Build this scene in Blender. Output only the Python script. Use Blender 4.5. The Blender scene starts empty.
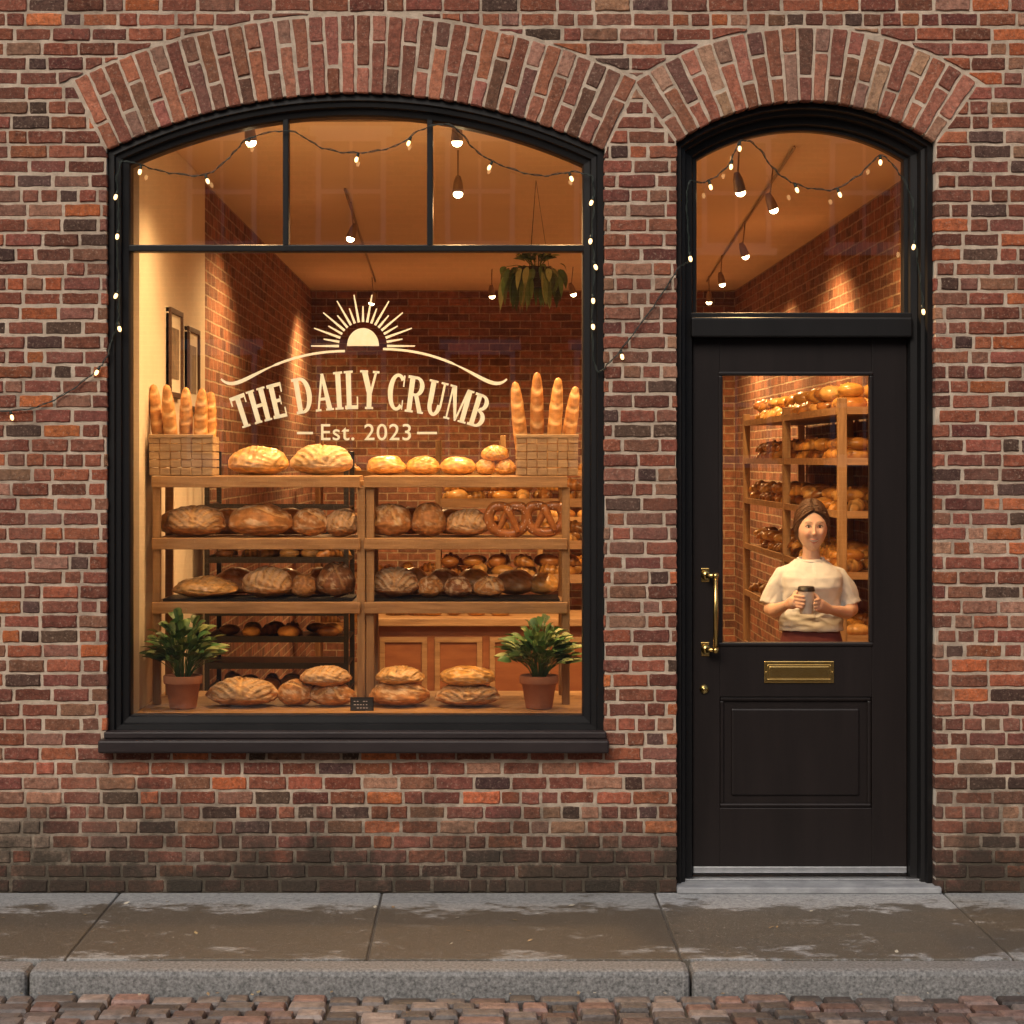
import bpy, bmesh, math, random
from mathutils import Vector, Matrix, noise
random.seed(7)
rnd=random.random; ru=random.uniform
S=240.; VX=480.; VY=460.; D=8.5; EZ=(893-460)/240.
def X(px,y=0): return (px-VX)/S*(D+y)/D
def Z(py,y=0): return EZ+(VY-py)/S*(D+y)/D
U=1/240.
scene=bpy.context.scene
col_root=scene.collection
# ---------------------------------------------------------------- materials
def nm(name):
    m=bpy.data.materials.new(name); m.use_nodes=True
    nt=m.node_tree; b=nt.nodes['Principled BSDF']
    return m,nt,b
def nd(nt,t,props=None,ins=None):
    n=nt.nodes.new(t)
    for k,v in (props or {}).items(): setattr(n,k,v)
    for k,v in (ins or {}).items():
        if isinstance(v,bpy.types.NodeSocket): nt.links.new(v,n.inputs[k])
        else: n.inputs[k].default_value=v
    return n
def c4(c): return (c[0],c[1],c[2],1)
def mix(nt,f,a,b,bt='MIX'):
    n=nt.nodes.new('ShaderNodeMix'); n.data_type='RGBA'; n.blend_type=bt
    for s,v in ((0,f),(6,a),(7,b)):
        if isinstance(v,bpy.types.NodeSocket): nt.links.new(v,n.inputs[s])
        else: n.inputs[s].default_value=v if s==0 else c4(v)
    return n.outputs[2]
def ramp(nt,f,p0,p1,v0=0,v1=1):
    n=nd(nt,'ShaderNodeMapRange',{}, {0:f,1:p0,2:p1,3:v0,4:v1}); return n.outputs[0]
def noi(nt,vec,scale,detail=6,rough=.6):
    return nd(nt,'ShaderNodeTexNoise',{}, {'Vector':vec,'Scale':scale,'Detail':detail,'Roughness':rough}).outputs[0]
def pos(nt): return nd(nt,'ShaderNodeNewGeometry').outputs['Position']
def surf(name,c1,c2=None,scale=8,rough=.6,bump=.2,bscale=60,metal=0,attr=False,stretch=(1,1,1),bdist=.004,spec=.5,coat=0):
    m,nt,b=nm(name)
    p=pos(nt)
    mp=nd(nt,'ShaderNodeMapping',{}, {'Vector':p,'Scale':stretch}).outputs[0]
    f=ramp(nt,noi(nt,mp,scale),.3,.7)
    c=mix(nt,f,c1,c2 or c1)
    if attr:
        a=nd(nt,'ShaderNodeAttribute',{'attribute_name':'col'}).outputs['Color']
        c=mix(nt,1.0,a,c,'MULTIPLY')
    nt.links.new(c,b.inputs['Base Color'])
    b.inputs['Roughness'].default_value=rough; b.inputs['Metallic'].default_value=metal
    b.inputs['Specular IOR Level'].default_value=spec
    if coat: b.inputs['Coat Weight'].default_value=coat; b.inputs['Coat Roughness'].default_value=.2
    if bump:
        bp=nd(nt,'ShaderNodeBump',{}, {'Strength':bump,'Distance':bdist,'Height':noi(nt,mp,bscale,4)})
        nt.links.new(bp.outputs[0],b.inputs['Normal'])
    return m
def brickmat():
    m,nt,b=nm('fired_brick'); p=pos(nt)
    a=nd(nt,'ShaderNodeAttribute',{'attribute_name':'col'}).outputs['Color']
    c=mix(nt,ramp(nt,noi(nt,p,34,8,.75),.32,.68),(.5,.46,.44),(1.6,1.5,1.42)); c=mix(nt,1.,a,c,'MULTIPLY')
    c=mix(nt,ramp(nt,noi(nt,p,55,5,.7),.54,.70,0,.6),c,(.060,.036,.030))
    c=mix(nt,ramp(nt,noi(nt,p,85,6,.75),.55,.67,0,.6),c,(.50,.35,.25))
    c=mix(nt,ramp(nt,noi(nt,p,1.7,5,.65),.53,.75,0,.25),c,(.44,.27,.19))
    c=mix(nt,ramp(nt,noi(nt,p,.9,6,.7),.48,.68,0,.45),c,(.085,.052,.038))
    sz=nd(nt,'ShaderNodeSeparateXYZ',{}, {0:p}).outputs[2]
    n2=noi(nt,p,4,7,.75)
    h=nd(nt,'ShaderNodeMath',{'operation':'MULTIPLY_ADD'},{0:n2,1:-1.2,2:sz}).outputs[0]
    c=mix(nt,ramp(nt,h,-.54,-.16,.88,0),c,(.042,.035,.026))
    nt.links.new(c,b.inputs['Base Color']); b.inputs['Roughness'].default_value=.9; b.inputs['Specular IOR Level'].default_value=.2
    hh=nd(nt,'ShaderNodeMath',{'operation':'MULTIPLY_ADD'},{0:noi(nt,p,260,3),1:.4,2:noi(nt,p,70,6,.7)}).outputs[0]
    bp=nd(nt,'ShaderNodeBump',{}, {'Strength':1.,'Distance':.008,'Height':hh}); nt.links.new(bp.outputs[0],b.inputs['Normal'])
    return m
def mortarmat():
    m,nt,b=nm('lime_mortar'); p=pos(nt)
    c=mix(nt,ramp(nt,noi(nt,p,14,6,.7),.3,.7),(.38,.29,.21),(.68,.54,.41))
    c=mix(nt,ramp(nt,noi(nt,p,2.3,5,.7),.50,.66,0,.55),c,(.17,.12,.09))
    sz=nd(nt,'ShaderNodeSeparateXYZ',{}, {0:p}).outputs[2]
    h=nd(nt,'ShaderNodeMath',{'operation':'MULTIPLY_ADD'},{0:noi(nt,p,4,7,.75),1:-1.2,2:sz}).outputs[0]
    c=mix(nt,ramp(nt,h,-.54,-.10,.92,0),c,(.05,.042,.03))
    nt.links.new(c,b.inputs['Base Color']); b.inputs['Roughness'].default_value=.95; b.inputs['Specular IOR Level'].default_value=.2
    bp=nd(nt,'ShaderNodeBump',{}, {'Strength':1.,'Distance':.006,'Height':noi(nt,p,150,5,.7)}); nt.links.new(bp.outputs[0],b.inputs['Normal'])
    return m
def inbrick(name,axes,tint=1.):
    m,nt,b=nm(name); p=pos(nt)
    s=nd(nt,'ShaderNodeSeparateXYZ',{}, {0:p})
    v=nd(nt,'ShaderNodeCombineXYZ',{}, {0:s.outputs[axes[0]],1:s.outputs[axes[1]]}).outputs[0]
    v2=nd(nt,'ShaderNodeVectorMath',{'operation':'MULTIPLY_ADD'},{0:nd(nt,'ShaderNodeTexNoise',{}, {'Vector':p,'Scale':9.}).outputs['Color'],1:(.012,.012,0),2:v}).outputs[0]
    t=nd(nt,'ShaderNodeTexBrick',{}, {'Vector':v2,'Color1':(.36*tint,.15*tint,.085*tint,1),'Color2':(.13*tint,.06*tint,.042*tint,1),'Mortar':(.44*tint,.33*tint,.23*tint,1),'Scale':1.,'Mortar Size':.006,'Mortar Smooth':.3,'Brick Width':.18,'Row Height':.066,'Bias':-.1})
    c=mix(nt,ramp(nt,noi(nt,p,18,6),.3,.7),(.6,.6,.6),(1.4,1.35,1.3)); c=mix(nt,1.,t.outputs[0],c,'MULTIPLY')
    nt.links.new(c,b.inputs['Base Color']); b.inputs['Roughness'].default_value=.9
    hh=nd(nt,'ShaderNodeMath',{'operation':'MULTIPLY_ADD'},{0:t.outputs[1],1:-1.,2:noi(nt,p,60,4)}).outputs[0]
    bp=nd(nt,'ShaderNodeBump',{}, {'Strength':.8,'Distance':.01,'Height':hh}); nt.links.new(bp.outputs[0],b.inputs['Normal'])
    return m
def pavemat():
    m,nt,b=nm('paving_stone'); p=pos(nt)
    a=nd(nt,'ShaderNodeAttribute',{'attribute_name':'col'}).outputs['Color']
    c=mix(nt,ramp(nt,noi(nt,p,40,8,.8),.3,.7),(.55,.55,.56),(1.4,1.4,1.38)); c=mix(nt,1.,a,c,'MULTIPLY')
    sy=nd(nt,'ShaderNodeSeparateXYZ',{}, {0:p}).outputs[1]
    mp=nd(nt,'ShaderNodeMapping',{}, {'Vector':p,'Scale':(1.,1.5,1)}).outputs[0]
    n1=noi(nt,mp,3.2,9,.78)
    e=ramp(nt,sy,-.45,-.1,.12,-.13)
    e2=ramp(nt,sy,-1.14,-.9,-.10,.0)
    s1=nd(nt,'ShaderNodeMath',{'operation':'ADD'},{0:n1,1:e}).outputs[0]
    s1=nd(nt,'ShaderNodeMath',{'operation':'ADD'},{0:s1,1:e2}).outputs[0]
    damp=ramp(nt,s1,.46,.54)
    c=mix(nt,damp,c,mix(nt,.5,mix(nt,1.,c,(.42,.37,.30),'MULTIPLY'),(.095,.077,.056)))
    c=mix(nt,ramp(nt,noi(nt,p,130,3,.6),.62,.68,0,.7),c,(.5,.48,.44))
    c=mix(nt,ramp(nt,noi(nt,p,75,3,.6),.62,.68,0,.6),c,(.07,.06,.05))
    nt.links.new(c,b.inputs['Base Color'])
    r=ramp(nt,damp,0,1,.85,.36); nt.links.new(r,b.inputs['Roughness'])
    bp=nd(nt,'ShaderNodeBump',{}, {'Strength':1.,'Distance':.005,'Height':noi(nt,p,110,7,.75)}); nt.links.new(bp.outputs[0],b.inputs['Normal'])
    return m
def emis(name,c,s):
    m,nt,b=nm(name); b.inputs['Base Color'].default_value=c4(c); b.inputs['Emission Color'].default_value=c4(c); b.inputs['Emission Strength'].default_value=s
    return m
def glassmat():
    m,nt,b=nm('window_glass'); nt.nodes.remove(b)
    out=nt.nodes['Material Output']
    fr=nd(nt,'ShaderNodeFresnel',{}, {'IOR':1.55}).outputs[0]
    f=nd(nt,'ShaderNodeMath',{'operation':'MULTIPLY'},{0:fr,1:2.2}).outputs[0]
    t=nd(nt,'ShaderNodeBsdfTransparent',{}, {'Color':(.97,.98,.97,1)})
    g=nd(nt,'ShaderNodeBsdfGlossy',{}, {'Color':(1,1,1,1),'Roughness':.01})
    bp=nd(nt,'ShaderNodeBump',{}, {'Strength':.05,'Distance':.002,'Height':noi(nt,pos(nt),2.5,1)})
    nt.links.new(bp.outputs[0],g.inputs['Normal'])
    mx=nd(nt,'ShaderNodeMixShader',{}, {0:f,1:t.outputs[0],2:g.outputs[0]})
    nt.links.new(mx.outputs[0],out.inputs[0]); return m
def letmat():
    m,nt,b=nm('gilded_paint'); out=nt.nodes['Material Output']
    c=mix(nt,ramp(nt,noi(nt,pos(nt),30,4),.3,.7),(.95,.80,.46),(.98,.90,.62))
    nt.links.new(c,b.inputs['Base Color']); b.inputs['Roughness'].default_value=.45
    tr=nd(nt,'ShaderNodeBsdfTranslucent',{}, {'Color':(.95,.88,.6,1)})
    mx=nd(nt,'ShaderNodeMixShader',{}, {0:.22,1:b.outputs[0],2:tr.outputs[0]}); nt.links.new(mx.outputs[0],out.inputs[0]); return m
def skinm(name,attr):
    m=surf(name,(.97,.97,.97) if attr else (.66,.44,.34),(1.03,1.02,1.02) if attr else (.70,.47,.37),12,.5,.05,80,attr=attr,spec=.4)
    b=m.node_tree.nodes['Principled BSDF']; b.inputs['Subsurface Weight'].default_value=.2; b.inputs['Subsurface Radius'].default_value=(1,.35,.2); b.inputs['Subsurface Scale'].default_value=.010
    return m
M={}
M['brick']=brickmat(); M['mortar']=mortarmat()
M['plaster']=surf('cream_plaster',(.66,.57,.45),(.72,.62,.50),4,.8,.15,40)
M['ceil']=surf('ceiling_paint',(.70,.57,.42),(.75,.61,.45),2,.8,.1,30)
M['bw']=inbrick('back_wall_brick',(0,2),.78); M['sw']=inbrick('side_wall_brick',(1,2),.85)
M['black']=surf('black_painted_wood',(.006,.0055,.0055),(.010,.009,.009),6,.45,.12,25,stretch=(1,1,.2),spec=.25)
M['door']=surf('dark_brown_door_paint',(.010,.007,.0064),(.015,.0105,.0095),5,.42,.12,30,stretch=(3,1,.3),spec=.28)
M['sill']=surf('brown_sill_paint',(.018,.012,.012),(.030,.021,.020),9,.5,.25,60,stretch=(.4,1,1),spec=.3)
M['steel']=surf('brushed_steel',(.55,.56,.56),(.7,.7,.7),30,.35,.2,120,metal=1)
M['brass']=surf('polished_brass',(.72,.50,.18),(.62,.40,.12),20,.25,.05,80,metal=1)
M['wood']=surf('shelf_wood',(.50,.30,.14),(.27,.145,.06),7,.55,.4,30,stretch=(.6,2.,6.))
M['woodv']=surf('post_wood',(.46,.28,.13),(.25,.14,.06),7,.55,.4,30,stretch=(6,3.,.6))
M['oak']=surf('crate_wood',(.54,.38,.22),(.28,.18,.10),11,.7,.6,50,stretch=(.8,1,5.))
M['cwood']=surf('counter_wood',(.34,.13,.05),(.24,.08,.03),6,.4,.2,20,stretch=(1,1,4.))
M['floor']=surf('floor_boards',(.34,.22,.13),(.24,.15,.085),5,.45,.2,20,stretch=(5,.5,1))
M['dmetal']=surf('dark_metal',(.03,.028,.026),(.05,.045,.04),10,.4,.1,40,metal=.7)
M['fixture']=surf('bronze_fixture',(.30,.22,.14),(.35,.26,.17),10,.4,.1,40,metal=.6)
M['track']=surf('painted_track',(.34,.26,.18),None,10,.5,0)
M['bread']=surf('bread_crust',(1.25,1.22,1.2),(.76,.70,.62),26,.52,.7,90,attr=True,bdist=.004,spec=.45)
M['glaze']=surf('glazed_crust',(1.2,1.17,1.15),(.78,.70,.6),34,.32,.35,90,attr=True,bdist=.003,spec=.5,coat=.3)
M['pave']=pavemat()
M['granite']=surf('granite_kerb',(.085,.083,.078),(.33,.32,.305),90,.7,.8,120,bdist=.004)
M['cobble']=surf('cobble_stone',(.6,.6,.6),(1.4,1.37,1.33),30,.5,.8,70,attr=True,bdist=.006)
M['dirt']=surf('joint_dirt',(.05,.043,.036),(.09,.078,.064),10,.95,.8,60)
M['terra']=surf('terracotta',(.52,.22,.11),(.42,.17,.085),14,.8,.3,80)
M['leaf']=surf('plant_leaf',(.8,.8,.8),(1.2,1.2,1.2),12,.4,.2,60,attr=True)
M['soil']=surf('soil',(.03,.02,.015),None,10,.95,.8,60)
M['glass']=glassmat(); M['gold']=letmat()
M['bulb']=emis('lit_bulb',(1,.62,.27),3.2); M['lamp']=emis('lamp_glow',(1,.74,.38),22.)
M['wire']=surf('green_wire',(.012,.02,.014),None,5,.5,0)
M['skin']=skinm('skin',False); M['face']=skinm('face_skin',True)
M['hair']=surf('brown_hair',(.045,.022,.012),(.15,.075,.04),55,.38,.8,160,stretch=(5,1,1.2),bdist=.003)
M['shirt']=surf('white_tshirt',(.58,.62,.66),(.66,.70,.74),6,.9,.5,220,bdist=.0015)
M['maroon']=surf('maroon_apron',(.12,.026,.024),(.16,.04,.035),9,.9,.3,50)
M['shoe']=surf('shoe',(.02,.02,.02),None,5,.5,0)
M['cup']=surf('paper_cup',(.85,.85,.83),None,5,.5,0); M['lid']=surf('cup_lid',(.012,.012,.012),None,5,.35,0)
M['white']=surf('eye_white',(.8,.78,.75),None,5,.3,0); M['iris']=surf('iris',(.03,.018,.012),None,5,.2,0); M['lips']=surf('lips',(.50,.19,.16),None,5,.4,0)
M['slate']=surf('chalkboard',(.03,.04,.045),(.045,.055,.06),20,.7,.1,50)
M['paper']=surf('print_paper',(.30,.22,.15),(.10,.07,.05),9,.8,0); M['mat']=surf('frame_mat',(.75,.70,.60),None,5,.8,0); M['dfr']=surf('dark_frame_wood',(.07,.035,.02),None,5,.5,0)
M['stone']=surf('step_stone',(.22,.22,.225),(.36,.36,.36),12,.8,.6,90)
M['farbrick']=inbrick('tan_brick',(0,2),1.6); M['trim']=surf('white_trim',(.78,.76,.72),None,5,.6,0)
M['wglass']=surf('dark_window',(.03,.04,.05),None,5,.1,0)
# ---------------------------------------------------------------- mesh helper
class MB:
    def __init__(s): s.v=[];s.f=[];s.m=[];s.c=[];s.sm=[]
    def add(s,vs,fs,mi=0,c=(1,1,1),smooth=False,vc=None):
        o=len(s.v); s.v+=[tuple(v) for v in vs]
        for f in fs:
            s.f.append([o+i for i in f]); s.m.append(mi); s.sm.append(smooth)
            if vc: s.c.append([vc[i] for i in f])
            else: s.c.append([c]*len(f))
    def box(s,x0,x1,y0,y1,z0,z1,mi=0,c=(1,1,1),b=0.0):
        if x0>x1:x0,x1=x1,x0
        if y0>y1:y0,y1=y1,y0
        if z0>z1:z0,z1=z1,z0
        if b<=0:
            vs=[(x,y,z) for x in(x0,x1) for y in(y0,y1) for z in(z0,z1)]
            s.add(vs,[(0,1,3,2),(4,6,7,5),(0,4,5,1),(2,3,7,6),(0,2,6,4),(1,5,7,3)],mi,c); return
        bm=bmesh.new(); bmesh.ops.create_cube(bm,size=1)
        for v in bm.verts: v.co=Vector(((x0+x1)/2+v.co.x*(x1-x0),(y0+y1)/2+v.co.y*(y1-y0),(z0+z1)/2+v.co.z*(z1-z0)))
        b=min(b,(x1-x0)*.45,(y1-y0)*.45,(z1-z0)*.45)
        bmesh.ops.bevel(bm,geom=bm.edges[:],offset=b,segments=2,profile=.5,affect='EDGES')
        bm.verts.index_update()
        s.add([v.co for v in bm.verts],[[v.index for v in f.verts] for f in bm.faces],mi,c); bm.free()
    def tube(s,pts,rad,n=8,mi=0,c=(1,1,1),cap=True,flat=None):
        pts=[Vector(p) for p in pts]; rads=rad if isinstance(rad,(list,tuple)) else [rad]*len(pts)
        vs=[];up=None
        for i,p in enumerate(pts):
            t=(pts[min(i+1,len(pts)-1)]-pts[max(i-1,0)]).normalized()
            if up is None:
                up=Vector((0,0,1)) if abs(t.z)<.9 else Vector((0,1,0))
            up=(up-t*up.dot(t)).normalized(); sd=t.cross(up)
            fl=flat if flat else 1
            for k in range(n):
                a=2*math.pi*k/n; vs.append(p+(up*math.cos(a)*fl+sd*math.sin(a))*rads[i])
        fs=[(i*n+k,i*n+(k+1)%n,(i+1)*n+(k+1)%n,(i+1)*n+k) for i in range(len(pts)-1) for k in range(n)]
        if cap: fs+=[tuple(range(n))[::-1],tuple((len(pts)-1)*n+k for k in range(n))]
        s.add(vs,fs,mi,c,True)
    def ell(s,c0,r,n=16,m=10,mi=0,c=(1,1,1),rot=None):
        vs=[];fs=[]
        for j in range(m+1):
            th=math.pi*j/m
            for i in range(n):
                a=2*math.pi*i/n; v=Vector((math.sin(th)*math.cos(a)*r[0],math.sin(th)*math.sin(a)*r[1],math.cos(th)*r[2]))
                if rot: v=rot@v
                vs.append(Vector(c0)+v)
        for j in range(m):
            for i in range(n): fs.append((j*n+i,(j+1)*n+i,(j+1)*n+(i+1)%n,j*n+(i+1)%n))
        s.add(vs,fs,mi,c,True)
    def lathe(s,c0,prof,n=28,mi=0,c=(1,1,1)):
        vs=[];fs=[]
        for r,z in prof:
            for i in range(n):
                a=2*math.pi*i/n; vs.append((c0[0]+r*math.cos(a),c0[1]+r*math.sin(a),c0[2]+z))
        for j in range(len(prof)-1):
            for i in range(n): fs.append((j*n+i,j*n+(i+1)%n,(j+1)*n+(i+1)%n,(j+1)*n+i))
        s.add(vs,fs,mi,c,True)
    def loft(s,secs,n=32,mi=0):
        vs=[];fs=[]
        for q in secs:
            for i in range(n):
                a=2*math.pi*i/n; ca,sa=math.cos(a),math.sin(a); e=.85
                vs.append((q[0]+q[3]*math.copysign(abs(ca)**e,ca),q[1]+q[4]*math.copysign(abs(sa)**e,sa),q[2]))
        for j in range(len(secs)-1):
            for i in range(n): fs.append((j*n+i,j*n+(i+1)%n,(j+1)*n+(i+1)%n,(j+1)*n+i))
        fs+=[tuple(range(n))[::-1],tuple((len(secs)-1)*n+k for k in range(n))]
        s.add(vs,fs,mi,(1,1,1),True)
    def obj(s,name,mats,parent=None):
        me=bpy.data.meshes.new(name); me.from_pydata(s.v,[],s.f)
        for k in mats: me.materials.append(M[k])
        me.polygons.foreach_set('material_index',s.m); me.polygons.foreach_set('use_smooth',s.sm)
        ca=me.color_attributes.new(name='col',type='FLOAT_COLOR',domain='CORNER')
        fl=[]
        for cs in s.c:
            for c in cs: fl+= [c[0],c[1],c[2],1.]
        ca.data.foreach_set('color',fl)
        me.update()
        o=bpy.data.objects.new(name,me); col_root.objects.link(o)
        if parent: o.parent=parent
        return o
def empty(name,loc=(0,0,0)):
    e=bpy.data.objects.new(name,None); col_root.objects.link(e); e.empty_display_size=.2; return e
def remesh(o,voxel,smooth=4,fac=.5):
    r=o.modifiers.new('r','REMESH'); r.mode='VOXEL'; r.voxel_size=voxel; r.use_smooth_shade=True
    sm=o.modifiers.new('s','SMOOTH'); sm.iterations=smooth; sm.factor=fac
    dg=bpy.context.evaluated_depsgraph_get(); ev=o.evaluated_get(dg)
    me=bpy.data.meshes.new_from_object(ev); mats=[m for m in o.data.materials]
    o.modifiers.clear(); o.data=me
    me.materials.clear()
    for m in mats: me.materials.append(m)
    for p in me.polygons: p.use_smooth=True
# ---------------------------------------------------------------- woman (built first, while the scene is small)
wo=empty('woman'); wx,wy=1.575,1.2
def Wp(x,y,z): return Vector((wx+x,wy+y,z+.02))
cup=Wp(-.066,-.265,1.085)
b=MB()
b.tube([Wp(0,.025,1.22),Wp(0,.018,1.29),Wp(0,.004,1.34),Wp(0,.0,1.42)],[.055,.045,.040,.042],20)
for sg in (-1,1):
    b.tube([Wp(sg*.085,0,.86),Wp(sg*.085,0,.7),Wp(sg*.08,0,.47),Wp(sg*.08,.01,.33),Wp(sg*.08,.01,.09)],[.085,.08,.052,.052,.036],18)
armL=[Wp(-.14,.02,1.225),Wp(-.172,.02,1.16),Wp(-.195,.01,1.075)]
foreL=[Wp(-.195,.01,1.075),Wp(-.185,-.09,1.075),Wp(-.14,-.215,1.115)]
b.tube(armL,[.036,.035,.031],16); b.tube(foreL,[.032,.032,.019],16); b.ell(armL[-1],(.031,.031,.031))
armR=[Wp(.14,.02,1.225),Wp(.172,.02,1.16),Wp(.195,.01,1.075)]
foreR=[Wp(.195,.01,1.075),Wp(.15,-.10,1.065),Wp(.045,-.225,1.09)]
b.tube(armR,[.036,.035,.031],16); b.tube(foreR,[.032,.032,.019],16); b.ell(armR[-1],(.031,.031,.031))
def cyl(a,r,z): a=math.radians(a); return Vector((cup.x+r*math.cos(a),cup.y+r*math.sin(a),cup.z+z))
b.tube([foreL[-1],cyl(178,.062,.040),cyl(198,.052,.045)],[.018,.024,.020],14,flat=1.35)
b.tube([foreR[-1],cyl(2,.066,.025),cyl(-14,.054,.030)],[.018,.024,.020],14,flat=1.35)
for k,(zf,end) in enumerate(((.071,252),(.054,258),(.037,255),(.022,244))):
    b.tube([cyl(190,.056,zf),cyl(206,.053,zf+.002),cyl(222,.050,zf),cyl(238,.0465,zf-.002),cyl(end,.0445,zf-.003)],[.0086,.0082,.0078,.0074,.0056],10)
b.tube([cyl(172,.058,.06),cyl(150,.053,.082),cyl(122,.047,.092)],[.012,.0105,.008],10)
for k,(zf,end) in enumerate(((.054,-52),(.038,-58),(.022,-54),(.008,-44))):
    b.tube([cyl(-8,.060,zf),cyl(-22,.058,zf+.002),cyl(-38,.053,zf),cyl(end,.048,zf-.003)],[.0086,.0082,.0076,.0056],10)
b.tube([cyl(6,.062,.045),cyl(28,.052,.070),cyl(50,.046,.082)],[.012,.0105,.008],10)
o=b.obj('body',['skin'],wo); remesh(o,.0036,3)
t=MB()
t.loft([(wx,wy,.995,.152,.114),(wx,wy,1.03,.150,.112),(wx,wy,1.09,.138,.104),(wx,wy-.006,1.15,.134,.106),(wx,wy-.016,1.205,.140,.118),(wx,wy-.008,1.25,.142,.106),(wx,wy+.006,1.285,.128,.086),(wx,wy+.014,1.312,.098,.070),(wx,wy+.018,1.330,.072,.058)],44)
for sg in (-1,1):
    t.tube([Wp(sg*.08,.015,1.250),Wp(sg*.132,.02,1.232),Wp(sg*.163,.02,1.18),Wp(sg*.184,.018,1.125),Wp(sg*.193,.014,1.095)],[.044,.047,.047,.050,.053],20)
o=t.obj('t_shirt',['shirt'],wo); remesh(o,.005,3)
def fold(c):
    x=c.x-wx; z=c.z; y=c.y-wy
    a=1.2*noise.noise(Vector((x*12+z*16*(1 if x>0 else -1),y*6,z*10)))
    wst=max(0,1-abs(z-1.06)/.07)
    a+=wst*.9*(1-abs(noise.noise(Vector((x*9,y*5,z*42))))*3)
    slv=max(0,(abs(x)-.13)/.06)
    a+=min(1,slv)*1.0*noise.noise(Vector((x*26,y*22,z*30+abs(x)*40)))
    a+=.3*noise.noise(c*38)
    return a
for v in o.data.vertices:
    c=v.co; v.co=c+v.normal*(fold(c)*.0070)
t=MB(); rg=[Vector((wx+.060*math.cos(a),wy+.014+.052*math.sin(a)-.010*max(0,-math.sin(a)),1.336-.014*max(0,-math.sin(a)))) for a in [2*math.pi*i/40 for i in range(41)]]
t.tube(rg,.0065,8,0,cap=False); t.obj('neckline',['shirt'],wo)
t=MB(); t.loft([(wx,wy,.42,.21,.17),(wx,wy,.6,.20,.16),(wx,wy,.85,.172,.135),(wx,wy,.97,.140,.104),(wx,wy,1.03,.124,.092)],40)
t.obj('apron_skirt',['maroon'],wo)
t=MB(); 
for sg in (-1,1): t.ell(Wp(sg*.085,-.04,.045),(.045,.12,.045)); 
t.obj('shoes',['shoe'],wo)
HS=1.05
hc=Wp(0,-.014,1.464); N,K=160,120; hd=MB(); vs=[];vc=[]
def gs(x,z,cx,cz,sx,sz): return math.exp(-((x-cx)/sx)**2-((z-cz)/sz)**2)
def headpt(q,ex=0):
    x,y,z=q; X_=x*.070;Y_=y*.088;Z_=z*.110
    if z<0:
        X_*=1-.30*(-z)**1.6 ; Y_*=(1-.12*(-z)**2)
        if y>0: Y_*=1-.25*(-z)
    if y<0:
        Y_*=1-.10*math.exp(-(x/.5)**2)*(1 if z<.4 else max(0,1-(z-.4)*2))
    if y<0 and not ex:
        fr=min(1,-y*1.6)
        n_=.0125*gs(x,z,0,-.235,.11,.075)+.0070*gs(x,z,0,-.10,.075,.15)+.003*gs(x,z,0,.06,.08,.12)+.0045*gs(abs(x),z,.105,-.27,.05,.045)
        m_=.0055*gs(x,z,0,-.50,.28,.05)+.0055*gs(x,z,0,-.60,.25,.055)-.003*gs(x,z,0,-.72,.2,.04)+.0075*gs(x,z,0,-.84,.22,.11)
        b_=.0020*gs(abs(x),z,.36,.24,.22,.07)
        s_=-.0055*gs(abs(x),z,.35,.05,.17,.11)-.002*gs(abs(x),z,.14,.04,.06,.10)
        c_=.0075*gs(abs(x),z,.52,-.25,.19,.15)-.0030*gs(abs(x),z,.38,-.46,.06,.12)
        Y_-=fr*(n_+m_+b_+s_+c_)
    return Vector((X_,Y_,Z_))*HS
for j in range(K+1):
    th=math.pi*j/K
    for i in range(N):
        a=2*math.pi*i/N; q=(math.sin(th)*math.cos(a),math.sin(th)*math.sin(a),math.cos(th)); vs.append(hc+headpt(q))
        c=[.74,.52,.42]
        x,y,z=q
        if y<0:
            ch=.8*gs(abs(x),z,.50,-.28,.18,.14)+.5*gs(x,z,0,-.25,.12,.08); c=[c[0]*(1+.03*ch),c[1]*(1-.17*ch),c[2]*(1-.15*ch)]
            zb=.245-.9*(abs(x)-.36)**2
            br=math.exp(-((z-zb)/.026)**2)*(1 if .15<abs(x)<.58 else 0)
            br*=.8+.3*noise.noise(Vector((x*60,z*20,0)))
            c=[c[k]*(1-br*.60) for k in range(3)]
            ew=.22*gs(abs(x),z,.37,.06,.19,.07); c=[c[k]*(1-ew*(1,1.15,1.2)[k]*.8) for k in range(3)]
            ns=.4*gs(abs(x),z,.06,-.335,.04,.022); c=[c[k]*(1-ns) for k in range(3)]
        vc.append(c)
hd.add(vs,[(j*N+i,(j+1)*N+i,(j+1)*N+(i+1)%N,j*N+(i+1)%N) for j in range(K) for i in range(N)],0,smooth=True,vc=vc)
hd.obj('head',['face'],wo)
def onface(x,z,off=0):
    y=-math.sqrt(max(0,1-x*x-z*z)); p=headpt((x,y,z)); return hc+p+Vector((0,-off,0))
ey=MB()
for sg in (-1,1):
    p=onface(sg*.36,.045); c0=p+Vector((0,.0078,0)); ey.ell(c0,(.0148,.0105,.0068),18,12,0); ey.ell(c0+Vector((0,-.0070,-.0002)),(.0058,.0044,.0058),14,10,1)
    ey.tube([onface(sg*.36+dx*sg,.045+dz,.0012) for dx,dz in ((-.19,-.025),(-.11,.038),(0,.062),(.12,.048),(.22,.0))],[.0006,.0012,.0016,.0016,.0007],6,1)
    ey.tube([onface(sg*.36+dx*sg,.045+dz,.0004) for dx,dz in ((-.16,-.035),(0,-.058),(.18,-.015))],[.0004,.0007,.0005],6,2)
ey.obj('eyes',['white','iris','lips'],wo)
mo=MB()
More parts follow.
